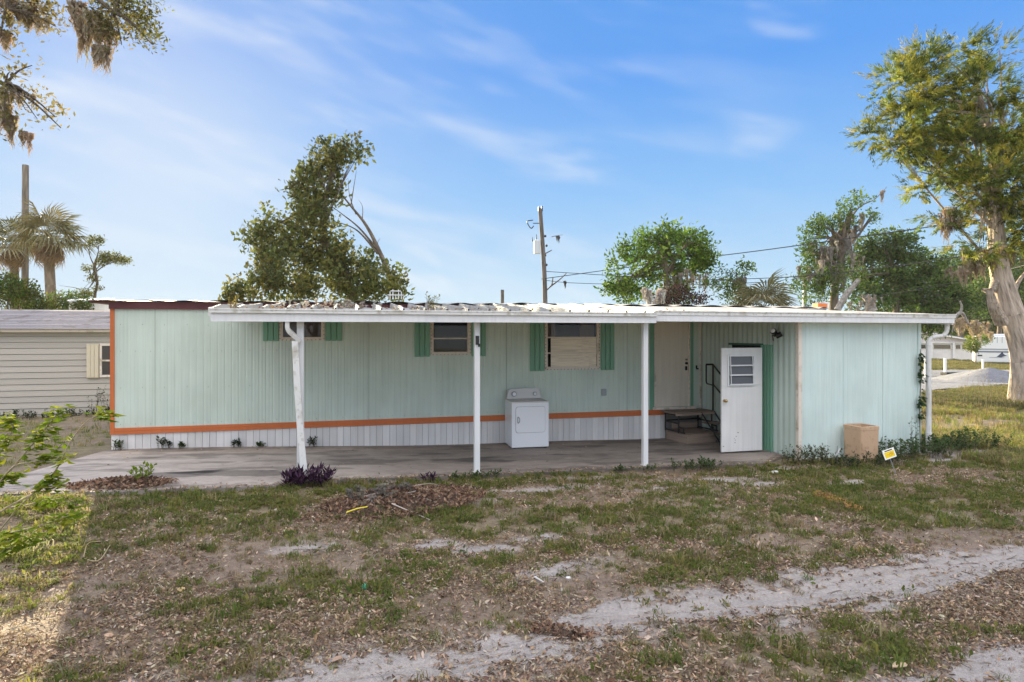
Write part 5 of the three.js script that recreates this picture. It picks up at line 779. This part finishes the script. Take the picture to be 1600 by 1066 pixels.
{ // leaves and crumbs blown onto the slab edge
  const r = rng(305), list = []; for (let i = 0; i < 1500; i++) { const x = -4.5 + 12.4 * r(), z = slabFront(x) - 0.5 * r() * r() * r(); list.push({ p: V(x, slabY(x) + 0.012, z), q: quat(r, 0.9), s: 0.025 + 0.035 * r(), c: col4(LIT, r, 0.3) }); } for (let i = 0; i < 260; i++) { const x = -3.8 + 11 * r(), z = 0.05 + 2.6 * r() * r(); list.push({ p: V(x, slabY(x) + 0.012, z), q: quat(r, 0.9), s: 0.025 + 0.03 * r(), c: col4(LIT, r, 0.3) }); }
  tag(copies('patio_litter', curl, M.leafDry, list, scene), 'leaf crumbs along the front edge of the patio', 'leaf litter');
  const tw = []; const tg = limb([V(-0.5, 0, 0), V(-0.1, 0.03, 0.06), V(0.5, 0, -0.03)], 0.028, 0.012, 4); for (let i = 0; i < 900; i++) { const x = -4 + 16 * r(), z = 3.1 + 6.8 * r(); tw.push({ p: V(x, G(x, z) + 0.012, z), q: quat(r, 0.3), s: V(0.08 + 0.2 * r() * r(), 0.16, 0.16), c: col4([[0.3, 0.24, 0.19], [0.4, 0.34, 0.28], [0.16, 0.12, 0.09]], r, 0.2) }); }
  tag(copies('twig_litter', tg, M.leafDry, tw, scene), 'little broken twigs strewn through the yard', 'twigs');
}
const tuft = (n, h, w, sp, seed) => { const r = rng(seed), o = []; for (let i = 0; i < n; i++) { const a = r() * 6.28, L = h * (0.5 + 0.6 * r()), b = V((r() - 0.5) * sp, 0, (r() - 0.5) * sp), ln = 0.25 + 0.75 * r(), dir = V(Math.cos(a), 0, Math.sin(a)), s = V(-dir.z * w, 0, dir.x * w), m = b.clone().addScaledVector(dir, L * ln * 0.35).add(V(0, L * 0.62, 0)), e = b.clone().addScaledVector(dir, L * ln * 0.95).add(V(0, L * (1 - 0.45 * ln), 0)); for (const p of [b.clone().sub(s), b.clone().add(s), m.clone().add(s.clone().multiplyScalar(0.8)), b.clone().sub(s), m.clone().add(s.clone().multiplyScalar(0.8)), m.clone().sub(s.clone().multiplyScalar(0.8)), m.clone().sub(s.clone().multiplyScalar(0.8)), m.clone().add(s.clone().multiplyScalar(0.8)), e]) o.push(p.x, p.y, p.z); } return raw(o); };
const TUFT = tuft(14, 0.085, 0.0032, 0.09, 311), ROS = clump(9, 0.05, 0.024, 0.05, 313, 0.7), TALL = tuft(16, 0.26, 0.006, 0.22, 315);
const GR = [[0.185, 0.215, 0.045], [0.14, 0.18, 0.038], [0.24, 0.24, 0.06], [0.31, 0.265, 0.11]], DRY = [[0.34, 0.265, 0.145], [0.27, 0.2, 0.115], [0.40, 0.33, 0.18]];
{
  const r = rng(321), g = [], ro = [];
  for (let i = 0; i < 150000; i++) {
    const x = -5.5 + 19 * r(), z = 2.8 + 7.3 * r(); if (z < slabFront(x) + 0.015 && x < 8.05 && x > -4.8) continue;
    const s = sand(x, z), ga = greenAt(x, z), q = fbm(x * 3.1, z * 3.3, 2, 0, 325); if (r() > (0.07 + 0.5 * ga * sm(0.34, 0.56, fbm(x * 5.2, z * 5.6, 3, 0, 326))) * (s > 0 ? 0.05 : 0.25 + 0.75 * sm(0, -0.25, s)) * (0.35 + 0.9 * q)) continue;
    const right = sm(4, 7, x) * sm(5, 7, z), dry = r() < 0.36 + 0.5 * right * (1 - ga) + 0.5 * (1 - sm(0.1, 0.4, ga));
    g.push({ p: V(x, G(x, z) - 0.004, z), q: new THREE.Quaternion().setFromEuler(new THREE.Euler((r() - 0.5) * 0.4, r() * 6.28, (r() - 0.5) * 0.4)), s: (0.5 + 0.6 * r()) * (dry ? 0.8 : 1), c: dry ? col4(DRY, r, 0.2) : col4(GR, r, 0.2) });
    if (ga > 0.5 && r() < 0.035) g.push({ p: V(x, G(x, z) - 0.006, z), q: quat(r, 0.3), s: 1.3 + 0.9 * r(), c: col4(r() < 0.3 ? DRY : GR, r, 0.25) });
    if (r() < 0.3 * ga) ro.push({ p: V(x, G(x, z) + 0.02, z), q: quat(r, 0.7), s: 0.6 + 0.7 * r(), c: col4(GR.slice(0, 3), r, 0.25) });
  }
  tag(copies('yard_grass', TUFT, M.grass, g, scene), 'sparse green and straw coloured grass in the yard', 'grass');
  tag(copies('ground_weeds', ROS, M.grass, ro, scene), 'small leafy weeds spread through the yard grass', 'weeds');
  const t = []; const S = [[0.26, 0.29, 0.055], [0.34, 0.33, 0.08], [0.19, 0.23, 0.045], [0.42, 0.35, 0.14]];
  for (let i = 0; i < 60000; i++) {
    const left = i % 4 === 0, x = left ? -14 + 10 * r() : 11.1 + 22 * Math.pow(r(), 1.3), z = left ? -5.4 + 14 * r() : -14 + 18.5 * r();
    if (left && (x > -4.9 && z > -0.5 && z < 3.2)) continue; if (!left && z < -8.3 - 0.42 * (x - 22.7) + 0.8) continue; if (sand(x, z) > -0.02) continue;
    const n = fbm(x * 0.8, z * 0.8, 3, 0, 327); if (r() > (left ? (z < 3 ? 0.2 : 0.42) * n * 1.6 : sm(0.3, 0.62, n) + 0.12)) continue;
    t.push({ p: V(x, G(x, z) - 0.01, z), q: new THREE.Quaternion().setFromEuler(new THREE.Euler((r() - 0.5) * 0.4, r() * 6.28, (r() - 0.5) * 0.4)), s: (left ? 0.28 + 0.3 * r() : 0.4 + 0.6 * r()), c: col4(!left && r() < 0.3 ? DRY : S, r, 0.25) });
  }
  tag(copies('side_grass', TALL, M.grass, t, scene), 'thicker yellow green grass at both sides of the yard', 'grass');
}
{ // far grass
  const r = rng(331), t = []; for (let i = 0; i < 26000; i++) { const d = 24 + 60 * r(), a = YAW + 0.35 + 0.5 * r(), x = Math.sin(a) * d, z = EYE.z - Math.cos(a) * d; if (z < -8.3 - 0.42 * (x - 22.7) + 1 && z > -29 + 0.26 * (x - 44.5)) continue; t.push({ p: V(x, G(x, z) - 0.02, z), q: quat(r, 0.3), s: V(1.6, 0.7 + 0.6 * r(), 1.6), c: col4([[0.22, 0.2, 0.07], [0.27, 0.24, 0.1], [0.16, 0.17, 0.05]], r, 0.2) }); }
  tag(copies('meadow_grass', TALL, M.grass, t, scene), 'dry yellow meadow grass beyond the gravel road', 'grass');
}
function heap(name, label, cx, cz, rx, rz, h, n, cols, seed, size, rot = 0) {
  const t = thing(name, label, 'leaf pile', [cx, G(cx, cz), cz], rot), r = rng(seed), pos = [], N = 28, K = 8, H = (x, z) => { const q = Math.hypot(x / rx, z / rz) * (0.8 + 0.4 * fbm(x * 3 + 5, z * 3 + 5, 2, 0, seed)); return h * Math.max(0, 1 - q * q) * (0.55 + 0.9 * fbm(x * 5 + 9, z * 5, 3, 0, seed + 1)) - 0.02; };
  const P = (i, k) => { const a = i / N * 6.2832, q = k / K, x = Math.cos(a) * rx * q, z = Math.sin(a) * rz * q; return [x, H(x, z), z]; };
  for (let i = 0; i < N; i++) for (let k = 0; k < K; k++) pos.push(...P(i, k), ...P(i + 1, k + 1), ...P(i, k + 1), ...P(i, k), ...P(i + 1, k), ...P(i + 1, k + 1));
  part('mound', muv(raw(pos)), std([0.10, 0.07, 0.05], 0.95, { map: soilTex }), t);
  const list = []; for (let i = 0; i < n; i++) { const a = r() * 6.2832, q = Math.pow(r(), 0.6) * 1.15, x = Math.cos(a) * rx * q, z = Math.sin(a) * rz * q; list.push({ p: V(x, Math.max(H(x, z), 0) + 0.015 + 0.02 * r(), z), q: quat(r, 2.2), s: size * (0.6 + 0.8 * r()), c: col4(cols, r, 0.2) }); }
  copies('fallen_leaves', curl, M.leafDry, list, t); return t;
}
const RUST = [[0.20, 0.11, 0.07], [0.26, 0.16, 0.10], [0.14, 0.08, 0.055], [0.33, 0.22, 0.15]];
const pile = heap('raked_leaves', 'long brown raked pile of leaves and twigs in the yard', 0.62, 4.12, 1.15, 0.62, 0.15, 3600, RUST.concat([[0.11, 0.065, 0.045], [0.3, 0.2, 0.13]]), 341, 0.06, 0.25);
for (let i = 0; i < 7; i++) { const r = rng(350 + i), a = r() * 6.28; part('twig', limb([V((r() - 0.5) * 1.4, 0.1, (r() - 0.5) * 0.6), V((r() - 0.5) * 0.8 + 0.2, 0.16, (r() - 0.5) * 0.4), V(0.9 * Math.cos(a), 0.06, 0.5 * Math.sin(a))], 0.012, 0.004, 5), std([0.33, 0.27, 0.23], 0.9), pile); }
hang(pile, [[V(-0.35, 0.2, 0.05), 0.22, 22, 0.25], [V(0.1, 0.2, 0.0), 0.2, 16, 0.2]], 361, [[0.24, 0.2, 0.16]]);
{ const a = gp(541, 801, 0.17), b = gp(574, 792, 0.2); solo('yellow_stick', limb([a, a.clone().lerp(b, 0.5).add(V(0, 0.01, 0)), b], 0.008, 0.007, 7), std([0.75, 0.6, 0.03], 0.5), 'bright yellow stick lying on the raked leaf pile', 'stick'); }
heap('patio_debris', 'small brown leaf heap on the patio corner at left', -2.95, 2.86, 0.62, 0.3, 0.07, 700, RUST, 371, 0.07, -0.1).position.y = slabY(-2.95);
plant('debris_sprout', 'green sprout growing from leaf heap on the patio', 'weed', [-2.7, slabY(-2.7) + 0.03, 2.85], { seed: 373, stems: 8, h: 0.3, w: 0.2, leaves: 7, L: 0.08, W: 0.045, mat: sunLeaf, lean: 0.5 });
heap('dark_clod', 'clump of dark rotting leaves on sandy track', ...(() => { const p = gp(878, 985); return [p.x, p.z]; })(), 0.22, 0.1, 0.05, 160, RUST, 375, 0.05, -0.5);
{
  const r = rng(381), roof = [];
  for (const [x, z, n, s, h] of [[-0.9, 2.2, 40, 0.3, 0.03], [-0.35, 1.2, 60, 0.35, 0.05], [-0.1, 0.5, 80, 0.4, 0.07], [0.35, 0.8, 40, 0.3, 0.04], [0.9, 2.5, 30, 0.3, 0.02], [1.3, 2.3, 60, 0.3, 0.03], [1.9, 2.5, 50, 0.3, 0.03], [2.35, 2.5, 40, 0.2, 0.03], [2.9, 2.5, 16, 0.15, 0.02], [4.0, 2.4, 30, 0.4, 0.02], [4.6, 2.3, 50, 0.4, 0.03], [-1.2, 2.6, 30, 0.3, 0.02], [5.6, 2.0, 20, 0.4, 0.02]]) for (let i = 0; i < n * 0.5; i++) { const zz = Math.min(2.74, z + (r() - 0.5) * s * 2); roof.push({ p: V(x + (r() - 0.5) * s * 2, mix(2.635, 2.80, (2.8 - zz) / 2.8) + 0.6 * h * r(), zz), q: quat(r, 1.6), s: 0.04 + 0.05 * r(), c: col4([[0.30, 0.2, 0.12], [0.36, 0.28, 0.2], [0.22, 0.13, 0.08], [0.4, 0.34, 0.28]], r, 0.2) }); }
  const m = copies('roof_litter', curl, M.leafDry, roof, scene); tag(m, 'dry leaves and moss lying on the canopy roof', 'leaf litter');
  const t = thing('roof_moss', 'grey moss mats heaped on left part of the canopy roof', 'moss'); hang(t, [[V(-0.75, 2.71, 1.6), 0.1, 20, 0.3], [V(-0.2, 2.75, 0.8), 0.13, 26, 0.3], [V(0.1, 2.78, 0.4), 0.14, 26, 0.25], [V(0.55, 2.75, 0.8), 0.1, 14, 0.25], [V(-0.5, 2.66, 2.4), 0.07, 14, 0.25]], 383, [[0.5, 0.46, 0.41], [0.4, 0.36, 0.31]]);
}
{
  const p = gp(570, 925), b = new THREE.SphereGeometry(0.03, 16, 12); solo('green_ball', b.translate(p.x, G(p.x, p.z) + 0.03, p.z), std([0.08, 0.42, 0.28], 0.4), 'small mint green ball lying in the grass', 'ball');
  const rock = (x, y, s, label, c) => { const q = gp(x, y), g = new THREE.IcosahedronGeometry(s, 2), a = g.attributes.position; for (let i = 0; i < a.count; i++) { const k = 0.8 + 0.45 * n3(a.getX(i) / s * 1.3 + x, a.getY(i) / s * 1.3, a.getZ(i) / s * 1.3, 4); a.setXYZ(i, a.getX(i) * k * 1.3, a.getY(i) * k * 0.7, a.getZ(i) * k); } g.computeVertexNormals(); g.translate(q.x, G(q.x, q.z) + s * 0.25, q.z); solo('stone', g, std(c, 0.9, { map: dirt }), label, 'stone'); };
  rock(1210, 734, 0.06, 'whitish stone on bare soil before the side room', [0.6, 0.58, 0.56]); rock(888, 898, 0.02, 'little white stone on ground above the sandy track', [0.75, 0.74, 0.74]); rock(1028, 978, 0.015, 'black pebble in the middle of sandy track', [0.03, 0.03, 0.03]);
  const leaf = (x, y, s, c, label) => { const q = gp(x, y); const m = solo('fallen_leaf', curl.clone().scale(s * 1.5, s, s), lm(...c, 0.1, 0.8), label, 'leaf'); m.position.set(q.x, G(q.x, q.z) + 0.03, q.z); m.rotation.y = x; };
  leaf(1406, 1041, 0.14, [0.62, 0.45, 0.3], 'large pale tan leaf near lower right corner'); leaf(283, 930, 0.12, [0.55, 0.38, 0.2], 'large tan leaf at lower left beyond the shadow edge'); leaf(527, 1030, 0.1, [0.42, 0.28, 0.2], 'brown leaf standing at the left end of sandy track');
  const stick = (pts, r, label, c = [0.4, 0.31, 0.22]) => solo('twig', limb(pts.map(([x, y, h = 0.03]) => { const q = gp(x, y); return V(q.x, G(q.x, q.z) + h, q.z); }), r, r * 0.5, 5), std(c, 0.9), label, 'twig');
  stick([[130, 884], [140, 868, 0.06], [158, 867, 0.06]], 0.006, 'bent thin twig in grass at lower left', [0.4, 0.3, 0.16]); stick([[132, 886], [152, 890, 0.04], [172, 870, 0.05]], 0.007, 'longer tan twig crossing another at lower left', [0.42, 0.32, 0.18]); stick([[612, 806, 0.12], [640, 808, 0.06], [672, 817]], 0.009, 'pale bare branch sticking out right of the raked leaves', [0.5, 0.42, 0.36]); stick([[836, 903], [850, 911]], 0.01, 'pale short stick left of the little white stone', [0.62, 0.58, 0.54]);
  stick([[1495, 756], [1510, 760, 0.02], [1525, 764]], 0.008, 'thin straw stalk in the right hand grass');
}
{ // rusty strip of dead pine needles
  const r = rng(391), list = []; for (let i = 0; i < 320; i++) { const t = r(), q = gp(mix(1276, 1345, t) + (r() - 0.5) * 16, mix(768, 800, t) + (r() - 0.5) * 9); list.push({ p: V(q.x, G(q.x, q.z) + 0.02 + 0.02 * r(), q.z), q: quat(r, 0.8), s: V(0.05, 0.06, 0.16), c: col4([[0.42, 0.25, 0.08], [0.34, 0.19, 0.07]], r, 0.2) }); }
  tag(copies('orange_straw', curl, M.leafDry, list, scene), 'streak of orange dead needles in the grass below yard sign', 'pine straw');
}
scene.traverse((o) => { if (o.isMesh) { o.castShadow = true; o.receiveShadow = true; } });
renderer.render(scene, camera);
